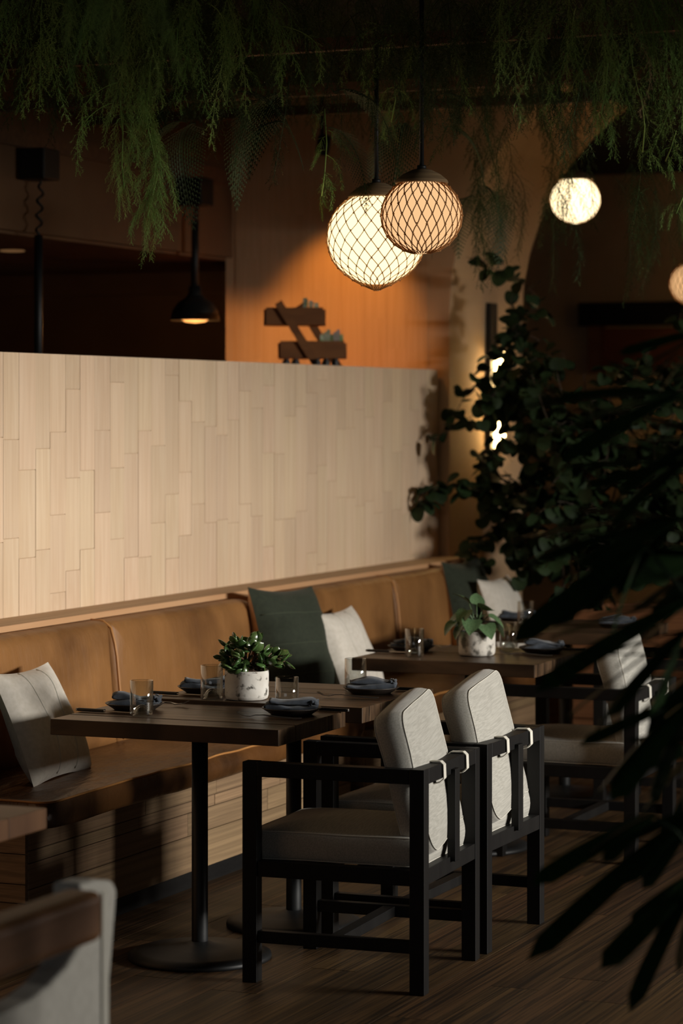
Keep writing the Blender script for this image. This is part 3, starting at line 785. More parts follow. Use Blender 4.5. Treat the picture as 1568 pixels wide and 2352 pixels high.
# ------------------------------------------------------------------ netted globe lanterns
def lantern(px, py, d, rad, m, label, top_z, rod_r, cap_r, power, ncol=22, turn=.55, tail=.0, cordr=.0017, group='netted globe pendants'):
    c = at(px, py, d)
    root = tag(empty('globe_pendant', c), label, 'pendant lamp', group)
    SQ = .955
    prof = [(rad * math.sin(math.pi * k / 24), -rad * SQ * math.cos(math.pi * k / 24)) for k in range(25)]
    MB().lathe(prof, 40).build('globe', m, root, smooth=True)
    rn = rad * 1.014; mb = MB(); th0, th1 = R(29), R(176 if tail else 168)
    rngl = random.Random(int(px))
    steps = 30
    def P(th, ph):
        ex = 1.0
        zz = rn * SQ * math.cos(th); rr_ = rn * math.sin(th)
        if tail and th > R(140):
            q = (th - R(140)) / R(36); zz -= tail * q * q
        return Vector((rr_ * math.cos(ph), rr_ * math.sin(ph), zz))
    for sgn in (-1, 1):
        for i in range(ncol):
            pts = []
            for k in range(steps + 1):
                th = th0 + (th1 - th0) * k / steps
                ph = 2 * math.pi * i / ncol + sgn * turn * math.pi * (k / steps)
                wob = .03 * mnoise.noise(Vector((k * .35, i * 1.7, sgn)))
                pts.append(P(th, ph + wob))
            mb.tube(pts, cordr, 4, cap=False)
    # knots where the two families cross
    nrow = int(ncol * turn)
    for q in range(1, nrow + 1):
        k = q / ncol / turn
        if k >= .97: break
        th = th0 + (th1 - th0) * k
        for i in range(ncol):
            ph = 2 * math.pi * (i + (q / 2.0)) / ncol
            p = P(th, ph) * 1.006; kk = cordr * 2.5
            b = len(mb.v)
            for dv in ((kk, 0, 0), (-kk, 0, 0), (0, kk, 0), (0, -kk, 0), (0, 0, kk * 1.3), (0, 0, -kk * 1.3)): mb.v.append(tuple(p + Vector(dv)))
            for f_ in ((0, 2, 4), (2, 1, 4), (1, 3, 4), (3, 0, 4), (2, 0, 5), (1, 2, 5), (3, 1, 5), (0, 3, 5)): mb.f.append(tuple(b + x for x in f_))
    mb.tube([(rn * math.sin(th0) * math.cos(a), rn * math.sin(th0) * math.sin(a), rn * SQ * math.cos(th0)) for a in [2 * math.pi * k / 30 for k in range(30)]], cordr * 1.3, 5, closed=True)
    if tail:
        mb.tube([(0, 0, -rad * .93), (0, 0, -rad * SQ - tail - .006)], [.006, .010], 7)
        for k in range(9):
            a = k * .7; mb.tube([(0, 0, -rad * SQ - tail), (.018 * math.cos(a), .018 * math.sin(a), -rad * SQ - tail + .004 * math.sin(k * 3))], [.002, .001], 4)
    mb.build('cord_net', MT['cord'], root)
    zc = rad * SQ * .90
    MB().lathe([(0, zc + cap_r * .46), (.012, zc + cap_r * .46), (cap_r * .35, zc + cap_r * .42), (cap_r * .7, zc + cap_r * .25), (cap_r * .95, zc + .004), (cap_r, zc - .004), (cap_r * .985, zc - .009), (cap_r * .93, zc - .006), (cap_r * .6, zc + cap_r * .16), (0, zc + cap_r * .3)], 40).build('woven_cap', MT['hemp'], root, smooth=True)
    zr = top_z - c.z
    MB().tube([(0, 0, zc + cap_r * .44), (0, 0, zr)], rod_r, 10).build('rod', MT['black_metal'], root, smooth=True)
    MB().lathe([(0, zc + cap_r * .45), (rod_r * 2, zc + cap_r * .45), (rod_r * 1.9, zc + cap_r * .45 + .012), (0, zc + cap_r * .45 + .014)], 16).build('collar', MT['black_metal'], root, smooth=True)
    if power:
        l = bpy.data.lights.new('globe_light', 'POINT'); l.energy = power; l.color = (1.0, .60, .26); l.shadow_soft_size = rad * 1.06
        lo = bpy.data.objects.new('globe_light', l); link(lo, root)
    return root
lantern(864, 546, 9.0, .1690, MT['globe_big'], 'large bright netted globe pendant, left of the overlapping pair', 2.955, .0078, .098, 24, 22, .60, tail=.016, cordr=.0015)
lantern(968, 495, 8.5, .1306, MT['globe_small'], 'smaller netted globe pendant overlapping the large one', 3.36, .0078, .087, 5, 25, .36, cordr=.0018)
lantern(1321, 459, 12.5, .119, MT['globe_far'], 'small glowing netted globe hanging farther back on the right', 3.36, .004, .085, 9, 24, .32, cordr=.0009)
lantern(1590, 652, 14.0, .122, MT['globe_edge'], 'netted globe pendant cut by the right edge of the picture', 3.36, .004, .08, 26, 22, .36, cordr=.002)

lantern(2010, 652, 15.6, .122, MT['globe_edge'], 'netted globe pendant added unseen off the right edge to brighten the far room', 3.36, .004, .08, 70, 22, .36, cordr=.002)  # unseen lantern, added to light the far room

# wall-washing spot between the beams, aimed at the pale back wall
sp = tag(empty('ceiling_spot', (12.05, 5.22, 3.0)), 'small black ceiling spot washing the pale back wall in amber', 'spotlight')
MB().lathe([(0, .09), (.03, .09), (.035, .08), (.035, 0), (.03, 0), (.028, .03), (0, .03)], 20).build('can', MT['black_metal'], sp, smooth=True, rot=(0, R(20), 0))
MB().box(-.008, .008, -.008, .008, .08, .36).build('stem', MT['black_metal'], sp)
l = bpy.data.lights.new('spot_beam', 'SPOT'); l.energy = 34; l.color = (1.0, .38, .065); l.spot_size = R(64); l.spot_blend = .7; l.shadow_soft_size = .03
lo = bpy.data.objects.new('spot_beam', l); link(lo, sp); lo.location = (.0, 0, -.03)
lo.rotation_mode = 'QUATERNION'; lo.rotation_quaternion = Vector((.5, .12, -.85)).to_track_quat('-Z', 'Y')

# wall sconce on the arch reveal
sc = tag(empty('wall_sconce', (13.2, 4.745, 1.76)), 'glowing vertical wall sconce on the arch, behind the vine', 'wall lamp')
MB().box(-.055, .055, -.03, 0, -.42, .52).build('backplate', MT['black_metal'], sc, bevel=.004)
MB().tube([(0, -.062, -.26), (0, -.062, .27)], .030, 16).build('light_tube', MT['tube'], sc, smooth=True)
for z in (-.27, .27): MB().tube([(0, -.062, z - .012), (0, -.062, z + .012)], .034, 16).build('end_cap', MT['black_metal'], sc, smooth=True)
for z in (-.27, .27): MB().box(-.01, .01, -.05, -.02, z - .01, z + .01).build('bracket', MT['black_metal'], sc)

# heat lamps of the kitchen
def heat_lamp(x, label, drop, coil):
    root = tag(empty('heat_lamp', (x, 5.90, 2.82)), label, 'heat lamp', 'black kitchen heat lamps')
    MB().box(-.075, .075, -.07, .06, -.07, .07).build('ceiling_box', MT['black_metal'], root, bevel=.006)
    zt_ = -.07
    pts = []
    n = 120
    L_ = coil
    for k in range(n + 1):
        t = k / n; a = t * 2 * math.pi * (4 if coil < .5 else 7)
        amp = .018 * min(1, t * 6) * min(1, (1 - t) * 6)
        pts.append((amp * math.cos(a) + .02 * (1 - t), amp * math.sin(a) * .6, zt_ - L_ * t))
    MB().tube(pts, .0065, 6).build('coiled_cord', MT['black_metal'], root, smooth=True)
    z = zt_ - L_
    MB().tube([(0, 0, z + .02), (0, 0, z - drop)], .019 if coil < .5 else .017, 12).build('tube', MT['black_metal'], root, smooth=True)
    z -= drop
    MB().lathe([(.0, z + .05), (.03, z + .05), (.036, z + .01), (.05, z - .01), (.09, z - .035), (.118, z - .075), (.128, z - .125), (.125, z - .126), (.112, z - .08), (.085, z - .045), (0, z - .02)], 36).build('shade', MT['black_metal'], root, smooth=True)
    MB().lathe([(0, z - .05), (.04, z - .06), (.075, z - .118), (.05, z - .133), (0, z - .139)], 24).build('bulb', MT['heat'], root, smooth=True)
    if coil < .2:
        l = bpy.data.lights.new('heat_glow', 'POINT'); l.energy = 9; l.color = (1.0, .42, .12); l.shadow_soft_size = .03
        lo = bpy.data.objects.new('heat_glow', l); link(lo, root); lo.location = (0, 0, z - .15)
    return root
heat_lamp(at(447, 440, 13.34).x, 'black dome heat lamp with a glowing bulb above the kitchen counter', .36, .10)
heat_lamp(at(89, 378, 11.86).x, 'black heat lamp on a coiled cord at the far left, shade below the wall', .75, .27)
dl = MB().lathe([(0, 0), (.06, 0), (.062, -.006), (.05, -.008), (0, -.006)], 24).build('recessed_downlight', MT['downlight'], None, smooth=True, loc=(11.35, 6.6, 2.504))
tag(dl, 'small dim recessed light under the kitchen soffit', 'downlight')

# tiered rack on top of the half-height wall
rk = empty('tiered_rack', (11.86, 5.22, 1.912), R(-67)); tag(rk, 'brown wooden two-tier rack of trays standing on the half-height wall', 'rack')
# local x = right as seen, y = away
for yy in (-.115, .175):
    MB().bar((.06 + (yy + .115) * .35, yy, 0), (-.14 + (yy + .115) * .35, yy, .325), .040, .014, up=(0, 1, 0)).build('slanted_leg', MT['rack'], rk)
def tray(x0, x1, z, nm):
    t = MB().box(x0, x1, -.09, .15, z, z + .012).build(nm, MT['rack'], rk)
    for a, b, c, d in ((x0 - .012, x0, -.09, .15), (x1, x1 + .012, -.09, .15), ((x0 + x1) / 2 - .006 + .03, (x0 + x1) / 2 + .006 + .03, -.09, .15)):
        MB().box(a, b, c, d, z, z + .075).build('divider', MT['rack'], t)
    MB().box(x0, x1, -.102, -.09, z, z + .085).build('tray_side', MT['rack'], t); MB().box(x0, x1, .15, .162, z, z + .085).build('tray_side', MT['rack'], t)
    return t
tray(-.20, .08, .215, 'tray'); tray(-.13, .185, .05, 'tray')
rngp = random.Random(8)
M_ = rk.matrix_basis.copy()
RKM = Matrix.Translation(rk.location) @ Matrix.Rotation(R(-67), 4, 'Z')
def small(nm, mb, m, p, label, cat, group):
    o = mb.build(nm, m, None, loc=RKM @ Vector(p), rot=(0, 0, R(-67))); tag(o, label, cat, group); return o
for k in range(7):
    small('packet', MB().box(-.009, .009, -.02, .02, 0, .105 + .012 * (k % 3)), MT['packet'], (.075 + k * .016, -.06, .063), 'small upright packet in the lower tray of the wooden rack', 'packet', 'packets in the lower rack tray')
for k in range(3):
    small('packet', MB().box(-.011, .011, -.02, .02, 0, .10 + .012 * k), MT['packet'], (.045 - k * .027, .06, .228), 'small packet in the upper tray of the wooden rack', 'packet', 'packets in the upper rack tray')
for k in range(5):
    small('jar', MB().lathe([(0, 0), (.018, 0), (.02, .004), (.02, .035), (.014, .04), (.014, .046), (0, .046)], 14), MT['knife_dark'], (-.10 + k * .045 + (.06 if k > 1 else 0), -.13, 0), 'small dark jar at the foot of the wooden rack', 'jar', 'jars at the foot of the rack')

# ------------------------------------------------------------------ ferns
def plume_mesh(name, m, L_, seed, out=.28, nb=34, width=.085, needles=11):
    """feathery asparagus-fern frond: arching stem with drooping needled branchlets; hangs down from the origin along +x then -z"""
    rng = random.Random(seed); mb = MB(); pts = []
    sw = rng.uniform(-.25, .25)
    for k in range(13):
        t = k / 12
        pts.append(Vector((L_ * out * math.sin(t * 1.7) + .02 * math.sin(t * 5 + seed), L_ * sw * t * t, -L_ * (t ** 1.35) * .95 + .05 * L_ * math.sin(t * 3))))
    mb.tube(pts, [.0018 - .0012 * k / 12 for k in range(13)], 4, cap=False)
    for b in range(nb):
        t = .10 + .90 * (b / (nb - 1)); i = min(11, int(t * 12)); fr = t * 12 - i
        p = pts[i].lerp(pts[min(12, i + 1)], fr); tan = (pts[min(12, i + 1)] - pts[i]).normalized()
        a = b * 2.4 + rng.uniform(-.5, .5)
        n1 = tan.orthogonal().normalized(); n2 = tan.cross(n1)
        side = n1 * math.cos(a) + n2 * math.sin(a)
        bl = width * (1.0 - .62 * t) * rng.uniform(.7, 1.25) * min(1, .45 + t * 3)
        d = (side * .95 + tan * .55 + Vector((0, 0, -.35))).normalized()
        q = p; bp = [p]
        for j in range(5):
            d = (d + Vector((0, 0, -.16)) + Vector((rng.uniform(-1, 1), rng.uniform(-1, 1), rng.uniform(-1, 1))) * .10).normalized()
            q = q + d * bl / 5; bp.append(q)
        for j in range(5):
            u, v = bp[j], bp[j + 1]; s_ = (v - u).cross(Vector((0, 0, 1))); s_ = s_.normalized() * .0006 if s_.length > 1e-6 else Vector((.0006, 0, 0))
            bi = len(mb.v); mb.v += [tuple(u - s_), tuple(u + s_), tuple(v)]; mb.f.append((bi, bi + 1, bi + 2))
        for k in range(needles):
            f_ = .12 + .88 * k / needles; j = min(4, int(f_ * 5)); o = bp[j].lerp(bp[j + 1], f_ * 5 - j); dd = (bp[j + 1] - bp[j]).normalized()
            for _ in range(2):
                e = (dd * .55 + Vector((rng.uniform(-1, 1), rng.uniform(-1, 1), rng.uniform(-1, 1)))).normalized()
                ln = rng.uniform(.008, .016) * (1.15 - .5 * f_)
                s_ = e.orthogonal().normalized() * .0009
                bi = len(mb.v); mb.v += [tuple(o - s_), tuple(o + s_), tuple(o + e * ln)]; mb.f.append((bi, bi + 1, bi + 2))
    me = mb.mesh(name); me.materials.append(m); return me
def bracken_mesh(name, m, L_, seed):
    rng = random.Random(seed); mb = MB(); pts = []
    for k in range(15):
        t = k / 14; pts.append(Vector((L_ * .55 * math.sin(t * 1.5), .03 * math.sin(t * 4 + seed) * L_, -L_ * t ** 1.6 * .85 + .12 * L_ * math.sin(t * 3))))
    mb.tube(pts, [.002 - .0013 * k / 14 for k in range(15)], 4, cap=False)
    for b in range(26):
        t = .12 + .88 * b / 25; i = min(13, int(t * 14)); p = pts[i].lerp(pts[i + 1], t * 14 - i); tan = (pts[i + 1] - pts[i]).normalized()
        for sg in (-1, 1):
            side = Vector((0, sg, 0)); bl = L_ * .26 * math.sin(math.pi * min(1, .18 + t * .82)) ** .9 + .008
            tip = p + (side + tan * .45 + Vector((0, 0, -.3))).normalized() * bl
            n = max(3, int(bl / .010)); wv = tan * .004
            for j in range(n):
                u = p.lerp(tip, j / n); v = p.lerp(tip, (j + .75) / n); k = (1 - j / n) * .8 + .2
                for s2 in (-1, 1):
                    bi = len(mb.v); w_ = tan * s2 * .012 * k + (tip - p).normalized() * .006
                    mb.v += [tuple(u), tuple(v), tuple(u + w_ + (v - u) * .4)]; mb.f.append((bi, bi + 1, bi + 2) if s2 > 0 else (bi + 1, bi, bi + 2))
    me = mb.mesh(name); me.materials.append(m); return me
PLUMES = [plume_mesh('plume', MT['fern'], .42, 100 + k, out=.15 + .07 * (k % 4), nb=42, width=.10) for k in range(6)]
SHORT = [plume_mesh('short_plume', MT['fern'], .26, 200 + k, out=.5, nb=30, width=.085) for k in range(4)]
DARK = [plume_mesh('shaded_plume', MT['fern_shade'], .42, 150 + k, out=.2 + .12 * (k % 3), nb=42, width=.11) for k in range(5)]
DRY = [plume_mesh('dry_plume', MT['fern_dry'], .30, 300, out=.2, nb=26, width=.05)]
BRK = [bracken_mesh('bracken_frond', MT['bracken'], .36, 400 + k) for k in range(3)]
def fern(p, n, kind, label, group, spread=.16, sc=1.0, seed=0, face=None, stemlen=0.0):
    """a hanging plant rooted at p (on the trellis) with n fronds"""
    rng = random.Random(seed); root = tag(empty('hanging_fern', p), label, 'fern', group)
    protos = {'a': PLUMES, 's': SHORT, 'b': BRK, 'm': PLUMES + SHORT, 'd': DRY, 'k': DARK}[kind]
    for k in range(n):
        o = bpy.data.objects.new('frond', protos[k % len(protos)]); link(o, root)
        a = rng.uniform(0, 6.28) if face is None else face + rng.uniform(-1, 1)
        q = spread * math.sqrt(rng.random())
        o.location = (q * math.cos(a), q * math.sin(a), rng.uniform(-.10, .06)); v = sc * rng.uniform(.75, 1.2); o.scale = (v, v, v)
        o.rotation_euler = (rng.uniform(-.2, .2), rng.uniform(-.25, .25), a + rng.uniform(-.6, .6))
    return root
GF = 'ferns hanging from the ceiling beams'
def strand(pxs, d, label, seed, sc=.8, kind='m', per=3):
    """a long trailing stem: photograph-referenced points give its hang, fronds along it"""
    rng = random.Random(seed); pts = [at(x, y, d + rng.uniform(-.05, .05)) for x, y in pxs]
    root = tag(empty('trailing_fern', pts[0]), label, 'fern', GF)
    base = pts[0]
    MB().tube([p - base for p in pts], .0022, 5).build('stem', MT['fern'], root, smooth=True)
    protos = PLUMES + SHORT if kind == 'm' else SHORT
    for i in range(len(pts) - 1):
        for k in range(per):
            p = pts[i].lerp(pts[i + 1], (k + rng.random()) / per) - base
            o = bpy.data.objects.new('frond', protos[rng.randrange(len(protos))]); link(o, root)
            o.location = p; v = sc * rng.uniform(.6, 1.1) * (1 - .35 * i / len(pts)); o.scale = (v, v, v)
            o.rotation_euler = (rng.uniform(-.3, .3), rng.uniform(-.3, .3), rng.uniform(0, 6.28))
    return root
# the long trailing clump on the left, sharp in focus
strand([(330, 20), (345, 150), (335, 270), (350, 340), (362, 400), (350, 450), (338, 500)], 8.1, 'long feathery fern trailing lowest on the left, in front of the heat lamp', 1, .55, per=11)
strand([(300, 10), (290, 120), (275, 230), (282, 310), (280, 380), (285, 430)], 8.4, 'feathery fern trailing just left of the lowest one', 2, .5, per=8)
fern(at(400, -40, 7.9), 14, 'm', 'bushy fern crown high above the lowest trailing fern', GF, .2, .85, 3)
fern(at(240, -30, 7.8), 14, 'm', 'bushy fern crown near the top left', GF, .25, .85, 4)
fern(at(70, -20, 8.0), 12, 'm', 'fern crown at the top left corner', GF, .22, .85, 5)
fern(at(540, -10, 8.1), 10, 'm', 'fern with plumes hanging right of the trailing clump', GF, .16, .8, 6)
fern(at(150, 90, 8.3), 5, 's', 'small reddish-backed fern sprig on the upper left', GF, .12, .8, 7)
strand([(550, 40), (552, 110), (548, 160)], 8.0, 'single drooping fern plume at the top, left of centre', 8, .5, 's', 3)
strand([(408, 60), (405, 130)], 7.8, 'short fern plume dangling in the left foliage', 9, .5, 's', 3)
fern(at(250, -120, 5.3), 10, 'm', 'pale green out-of-focus fern nearest the camera at the top', GF, .09, .62, 10)
fern(at(300, 230, 8.2), 5, 's', 'low fern sprig beside the trailing clump', GF, .1, .8, 11)
fern(at(480, 215, 8.6), 4, 'b', 'dark comb-leaved fern right of the trailing clump', GF, .09, .95, 12)
fern(at(700, 225, 8.7), 5, 'b', 'dark comb-leaved fern hanging left of the large globe', GF, .1, 1.0, 13)
strand([(745, 250), (750, 330), (745, 400), (738, 450)], 8.9, 'wispy fern trailing along the left side of the large globe', 14, .5, 's', 3)
strand([(905, 170), (908, 230), (898, 280)], 8.9, 'yellow-green fern between the two lamp rods', 15, .55, 's', 4)
fern(at(940, 60, 8.8), 5, 's', 'fern sprig on the beam above the smaller globe', GF, .1, .8, 16)
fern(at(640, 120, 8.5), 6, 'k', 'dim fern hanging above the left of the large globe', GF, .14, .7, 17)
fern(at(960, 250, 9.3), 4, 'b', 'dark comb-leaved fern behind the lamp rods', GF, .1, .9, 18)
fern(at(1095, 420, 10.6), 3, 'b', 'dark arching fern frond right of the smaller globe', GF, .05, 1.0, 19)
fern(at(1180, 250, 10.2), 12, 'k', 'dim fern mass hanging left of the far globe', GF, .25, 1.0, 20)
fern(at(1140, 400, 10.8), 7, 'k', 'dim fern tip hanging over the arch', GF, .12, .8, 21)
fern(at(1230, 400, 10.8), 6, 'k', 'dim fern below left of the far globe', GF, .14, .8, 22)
fern(at(1340, -60, 7.6), 16, 'm', 'thick green fern at the top right, left part', GF, .2, .9, 23)
fern(at(1440, -30, 7.5), 16, 'm', 'thick green fern at the top right corner', GF, .22, .95, 24)
strand([(1380, 60), (1395, 150), (1390, 210), (1380, 260), (1392, 290)], 7.7, 'trailing fern hanging lowest on the upper right, above the far globe', 25, .52, per=4)
fern(at(1455, 20, 7.45), 1, 'd', 'dry straw-coloured fern plume at the upper right', GF, .01, .8, 26)
strand([(1470, 200), (1480, 290), (1475, 350)], 8.3, 'grey-green wispy fern on the right', 27, .42, 's', 3)
fern(at(1560, 80, 8.2), 12, 'k', 'dark fern along the right edge at the top', GF, .2, 1.0, 28)
strand([(1552, 300), (1540, 340), (1528, 370)], 7.9, 'small hanging fern sprig by the right edge', 29, .35, 's', 3)
strand([(1590, 400), (1565, 460), (1552, 490)], 7.6, 'pale fern tip entering from the right edge', 30, .4, 's', 4)
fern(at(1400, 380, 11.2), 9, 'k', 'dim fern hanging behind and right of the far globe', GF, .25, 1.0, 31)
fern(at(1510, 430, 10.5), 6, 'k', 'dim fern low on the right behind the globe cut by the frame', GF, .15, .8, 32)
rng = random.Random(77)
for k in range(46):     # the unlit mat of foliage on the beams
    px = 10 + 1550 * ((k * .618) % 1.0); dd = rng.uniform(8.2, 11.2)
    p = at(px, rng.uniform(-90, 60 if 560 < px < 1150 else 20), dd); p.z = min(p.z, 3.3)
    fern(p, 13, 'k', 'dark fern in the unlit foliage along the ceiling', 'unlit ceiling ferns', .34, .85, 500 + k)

# ------------------------------------------------------------------ vine with round leaves
VL = heart_mesh('vine_leaf', MT['vine'], .12, .22, True)
vp = tag(empty('climbing_vine', (12.42, 3.55, .70)), 'large dark round-leaved vine in front of the arch and sconce', 'plant')
VB = Vector((12.42, 3.55, .70))
rng = random.Random(31)
leaves = []; stems = MB()
def vstem(pp_, dens, r0=.004, jit=14, size=(.054, .076)):
    n = len(pp_); P3 = []
    for i in range(n): P3.append(at(*pp_[i]) - VB)
    # smooth subdivision
    fine = []
    for i in range(n - 1):
        for k in range(6):
            t = k / 6
            p0, p1, p2, p3 = P3[max(0, i - 1)], P3[i], P3[i + 1], P3[min(n - 1, i + 2)]
            fine.append(.5 * ((2 * p1) + (p2 - p0) * t + (2 * p0 - 5 * p1 + 4 * p2 - p3) * t * t + (3 * p1 - p0 - 3 * p2 + p3) * t ** 3))
    fine.append(P3[-1]); m = len(fine)
    stems.tube(fine, [r0 * (1 - .7 * k / m) for k in range(m)], 5)
    tot = sum((fine[i + 1] - fine[i]).length for i in range(m - 1)); cnt = int(tot * dens)
    for k in range(cnt):
        t = (k + rng.random()) / cnt * (m - 1); i = min(m - 2, int(t)); p = fine[i].lerp(fine[i + 1], t - i)
        off = Vector((rng.uniform(-1, 1), rng.uniform(-1, 1), rng.uniform(-1, .7))).normalized()
        q = p + off * rng.uniform(.02, .055)
        stems.tube([p, q], [.0012, .0009], 3, cap=False)
        leaves.append((q, off + Vector((rng.uniform(-.5, .3), rng.uniform(-.7, .1), rng.uniform(-1.1, .1))), rng.uniform(*size), rng.uniform(-.8, .8)))
# singled-out branches
vstem([(1240, 690, 13.30), (1195, 645, 13.20), (1150, 625, 13.10), (1110, 605, 13.05), (1070, 590, 13.13)], 33, .003)
vstem([(1190, 780, 13.30), (1175, 740, 13.20), (1172, 700, 13.20), (1180, 665, 13.20)], 21, .003)
vstem([(1180, 820, 13.30), (1130, 850, 13.20), (1090, 885, 13.23), (1055, 930, 13.23), (1040, 980, 13.23)], 51, .003)
vstem([(1150, 900, 13.30), (1090, 950, 13.23), (1040, 985, 13.18), (995, 1005, 13.13)], 39, .003)
vstem([(1180, 1150, 13.30), (1110, 1130, 13.10), (1040, 1120, 13.13), (985, 1125, 13.08), (965, 1160, 13.08)], 69, .003)
vstem([(1180, 1180, 13.30), (1110, 1230, 13.20), (1090, 1270, 13.23), (1110, 1300, 13.10)], 60, .003)
vstem([(1220, 1200, 13.30), (1200, 1270, 13.20), (1225, 1320, 13.20)], 60, .003)
# trunks out of the planter
for k in range(7):
    x = 1280 + k * 38
    vstem([(1300 + k * 12, 1420, 13.0), (1290 + k * 22, 1250, 12.95), (x, 1050, 12.85 + .05 * (k % 3)), (x - 60 + k * 22, 860, 12.8)], 20, .007)
def inside(px, py):
    top = [(1095, 1000), (1130, 820), (1160, 770), (1205, 690), (1250, 700), (1290, 760), (1340, 860), (1370, 850), (1410, 775), (1480, 745), (1600, 720)]
    t = 2000
    for (xa, ya), (xb, yb) in zip(top[:-1], top[1:]):
        if xa <= px <= xb: t = ya + (yb - ya) * (px - xa) / (xb - xa)
    lo = 1330 if px > 1180 else 1230
    return t <= py <= lo and px < 1600
cnt = 0
while cnt < 150:
    x, y = rng.uniform(1090, 1600), rng.uniform(680, 1330)
    if not inside(x, y): continue
    x2, y2 = x + rng.uniform(-90, 90), y + rng.uniform(-40, 130)
    if not inside(x2, y2): continue
    if x > 1330 and y < 1000 and rng.random() < .35: continue
    dd = rng.uniform(12.7, 13.15) if x > 1260 else rng.uniform(13.05, 13.35)
    vstem([(x, y, dd), ((x + x2) / 2 + rng.uniform(-25, 25), (y + y2) / 2 - 15, dd - .05), (x2, y2, dd - .1)], 50, .0028)
    cnt += 1
stems.build('stem', MT['vine_stem'], vp)
leaves.sort(key=lambda l: -l[2] + .02 * rng.random())
rng.shuffle(leaves)
mass = MB()
for i, (p, d, sz, sp_) in enumerate(leaves):
    o = bpy.data.objects.new('leaf', VL); orient(o, p, d, sz, sp_)
    if i < 300: link(o, vp)
    else:
        M4 = Matrix.Translation(p) @ o.rotation_quaternion.to_matrix().to_4x4() @ Matrix.Scale(sz, 4)
        b = len(mass.v)
        mass.v += [tuple(M4 @ v.co) for v in VL.vertices]
        mass.f += [tuple(b + i_ for i_ in f_.vertices) for f_ in VL.polygons]
        bpy.data.objects.remove(o)
tag(mass.build('leaf_mass', MT['vine'], vp, smooth=True), kind='stuff')
# planter of the vine
pl = tag(empty('planter_box', (12.42, 3.55, 0)), 'brown wooden planter box below the vine', 'planter')
for k in range(7):
    z0 = k * .105
    for (a, b, c, d) in ((-.26, .26, -.38, -.36), (-.26, .26, .36, .38), (-.28, -.26, -.38, .38), (.26, .28, -.38, .38)):
        piece('slat', MT['planter'], pl, a, b, c, d, z0 + .002, z0 + .101)
MB().box(-.26, .26, -.36, .36, .01, .68).build('soil_fill', MT['soil'], pl)

# ------------------------------------------------------------------ foreground lady palm on the right
def leaflet_mesh(name, wid=.052, arch=.10, n=10):
    """strap leaflet, length 1 along +y, pleated, blunt tip"""
    mb = MB()
    for k in range(n + 1):
        t = k / n
        w_ = wid * (.28 + .72 * math.sin(math.pi * min(1, t * .62 + .06))) if t < .9 else wid * .95 * math.sqrt(max(0, 1 - ((t - .9) / .1) ** 2)) * .95 + .002
        z = -arch * t * t
        for sx, dz in ((-1, 0), (-.5, .008), (0, -.006), (.5, .008), (1, 0)): mb.v.append((sx * w_, t, z + dz))
    for k in range(n):
        for j in range(4):
            a = k * 5 + j; mb.f.append((a, a + 1, a + 6, a + 5))
    me = mb.mesh(name, True); me.materials.append(MT['palm']); return me
LF = [leaflet_mesh('palm_leaflet', .062, .08), leaflet_mesh('palm_leaflet', .052, .16), leaflet_mesh('palm_leaflet', .072, .05)]
PB = at(1800, 2100, 4.9); PB.z = 0
pm = tag(empty('lady_palm', PB), 'dark out-of-focus palm filling the right foreground', 'plant')
rng = random.Random(41)
def fan(hub, tips, stalk_z):
    h = at(*hub) - PB
    fr = MB(); base = Vector((rng.uniform(-.06, .06), rng.uniform(-.06, .06), max(.15, stalk_z)))
    mid = base.lerp(h, .55) + Vector((0, 0, .12))
    pts = [base.lerp(mid, t / 4).lerp(mid.lerp(h, t / 4), t / 4) for t in range(5)]
    fo = fr.tube(pts, .004, 6).build('frond', MT['palm'], pm, smooth=True)
    for i, tp in enumerate(tips):
        t3 = at(*tp) - PB; dv = t3 - h
        o = bpy.data.objects.new('leaflet', LF[i % 3]); link(o, fo)
        ln = dv.length
        from mathutils import Quaternion
        q = dv.normalized().to_track_quat('Y', 'Z')
        o.rotation_mode = 'QUATERNION'; o.rotation_quaternion = q @ Quaternion((0, 1, 0), rng.uniform(-.9, .5))
        o.location = h; k = min(1.5, max(.75, .42 / ln)); o.scale = (ln * k * .9, ln, ln)
D = 5.0
fan((1620, 760, D), [(1420, 800, D), (1470, 850, D - .1), (1400, 880, D), (1500, 900, D)], 1.2)
fan((1640, 1000, D + .1), [(1380, 1010, D), (1420, 1080, D - .1), (1400, 930, D + .1), (1470, 1130, D), (1500, 950, D)], 1.1)
fan((1650, 1280, D + .1), [(1390, 1260, D), (1420, 1200, D), (1400, 1330, D - .1), (1440, 1390, D), (1480, 1150, D), (1500, 1420, D)], .9)
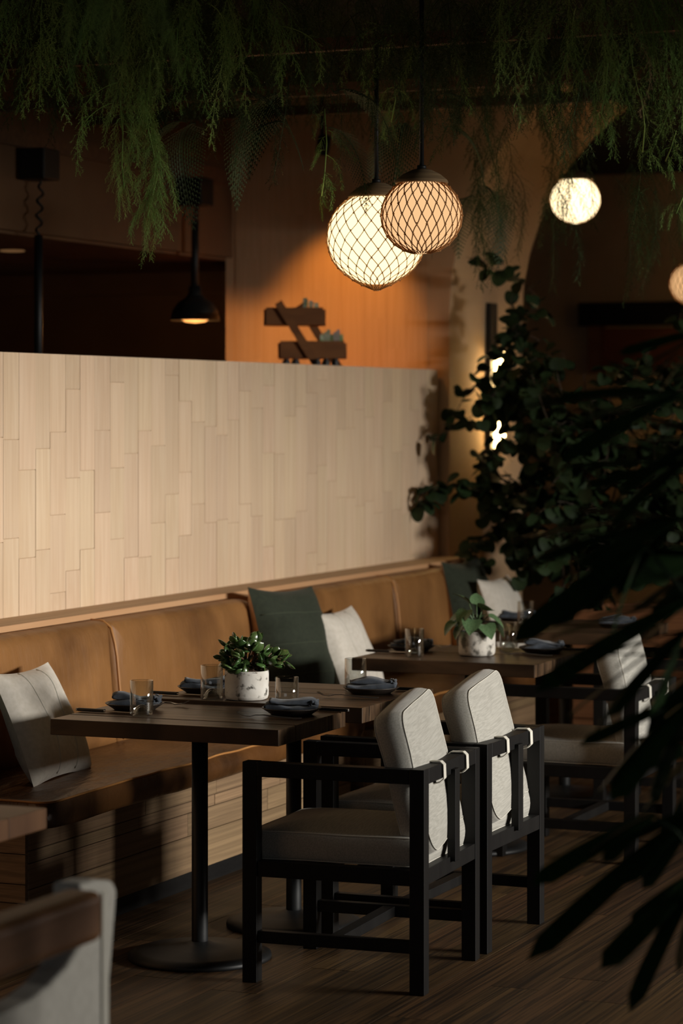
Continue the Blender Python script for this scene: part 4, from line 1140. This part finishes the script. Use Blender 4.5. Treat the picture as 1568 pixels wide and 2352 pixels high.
fan((1650, 1520, D + .1), [(1420, 1560, D), (1440, 1610, D), (1500, 1650, D), (1400, 1480, D), (1470, 1440, D)], .7)
fan((1650, 1700, D + .1), [(1420, 1760, D), (1450, 1830, D), (1500, 1800, D), (1440, 1680, D), (1530, 1950, D)], .6)
fan((1560, 905, D), [(1190, 905, D - .1), (1260, 880, D + .1), (1330, 950, D - .1), (1400, 820, D), (1300, 1010, D - .15)], 1.1)
fan((1570, 1060, D + .1), [(1350, 1100, D), (1400, 1160, D - .1), (1290, 1060, D + .1), (1440, 990, D)], 1.0)
fan((1560, 1190, D), [(1215, 1265, D - .1), (1250, 1215, D), (1330, 1290, D - .15), (1180, 1210, D + .1), (1400, 1340, D - .1), (1320, 1160, D + .1)], .95)
fan((1480, 1250, D - .1), [(1180, 1455, D - .25), (1275, 1415, D - .2), (1340, 1400, D - .1), (1390, 1450, D - .1), (1255, 1345, D - .1)], .9)
fan((1600, 1370, D), [(1260, 1435, D - .1), (1245, 1540, D - .2), (1330, 1500, D), (1400, 1520, D), (1350, 1380, D + .1)], .8)
fan((1570, 1450, D - .1), [(1285, 1625, D - .2), (1335, 1630, D - .25), (1390, 1640, D - .1), (1470, 1700, D), (1300, 1500, D)], .8)
fan((1590, 1600, D), [(1330, 1690, D - .1), (1340, 1780, D - .1), (1400, 1830, D - .1), (1480, 1850, D), (1530, 1880, D)], .7)
fan((1500, 1870, D - .1), [(1225, 2010, D - .25), (1330, 1935, D - .2), (1385, 1975, D - .2), (1340, 1880, D - .1)], .6)
fan((1600, 1860, D), [(1210, 2180, D - .2), (1440, 2010, D - .1), (1470, 2040, D), (1400, 1930, D)], .6)
fan((1610, 2000, D), [(1385, 2205, D - .2), (1430, 2280, D - .2), (1450, 2120, D - .1), (1540, 2230, D), (1480, 2160, D)], .5)
for k in range(4):
    MB().tube([(rng.uniform(-.07, .07), rng.uniform(-.07, .07), 0), (rng.uniform(-.09, .09), rng.uniform(-.09, .09), .6), (rng.uniform(-.12, .12), rng.uniform(-.12, .12), 1.2)], .011, 8).build('cane', MT['stem'], pm, smooth=True)
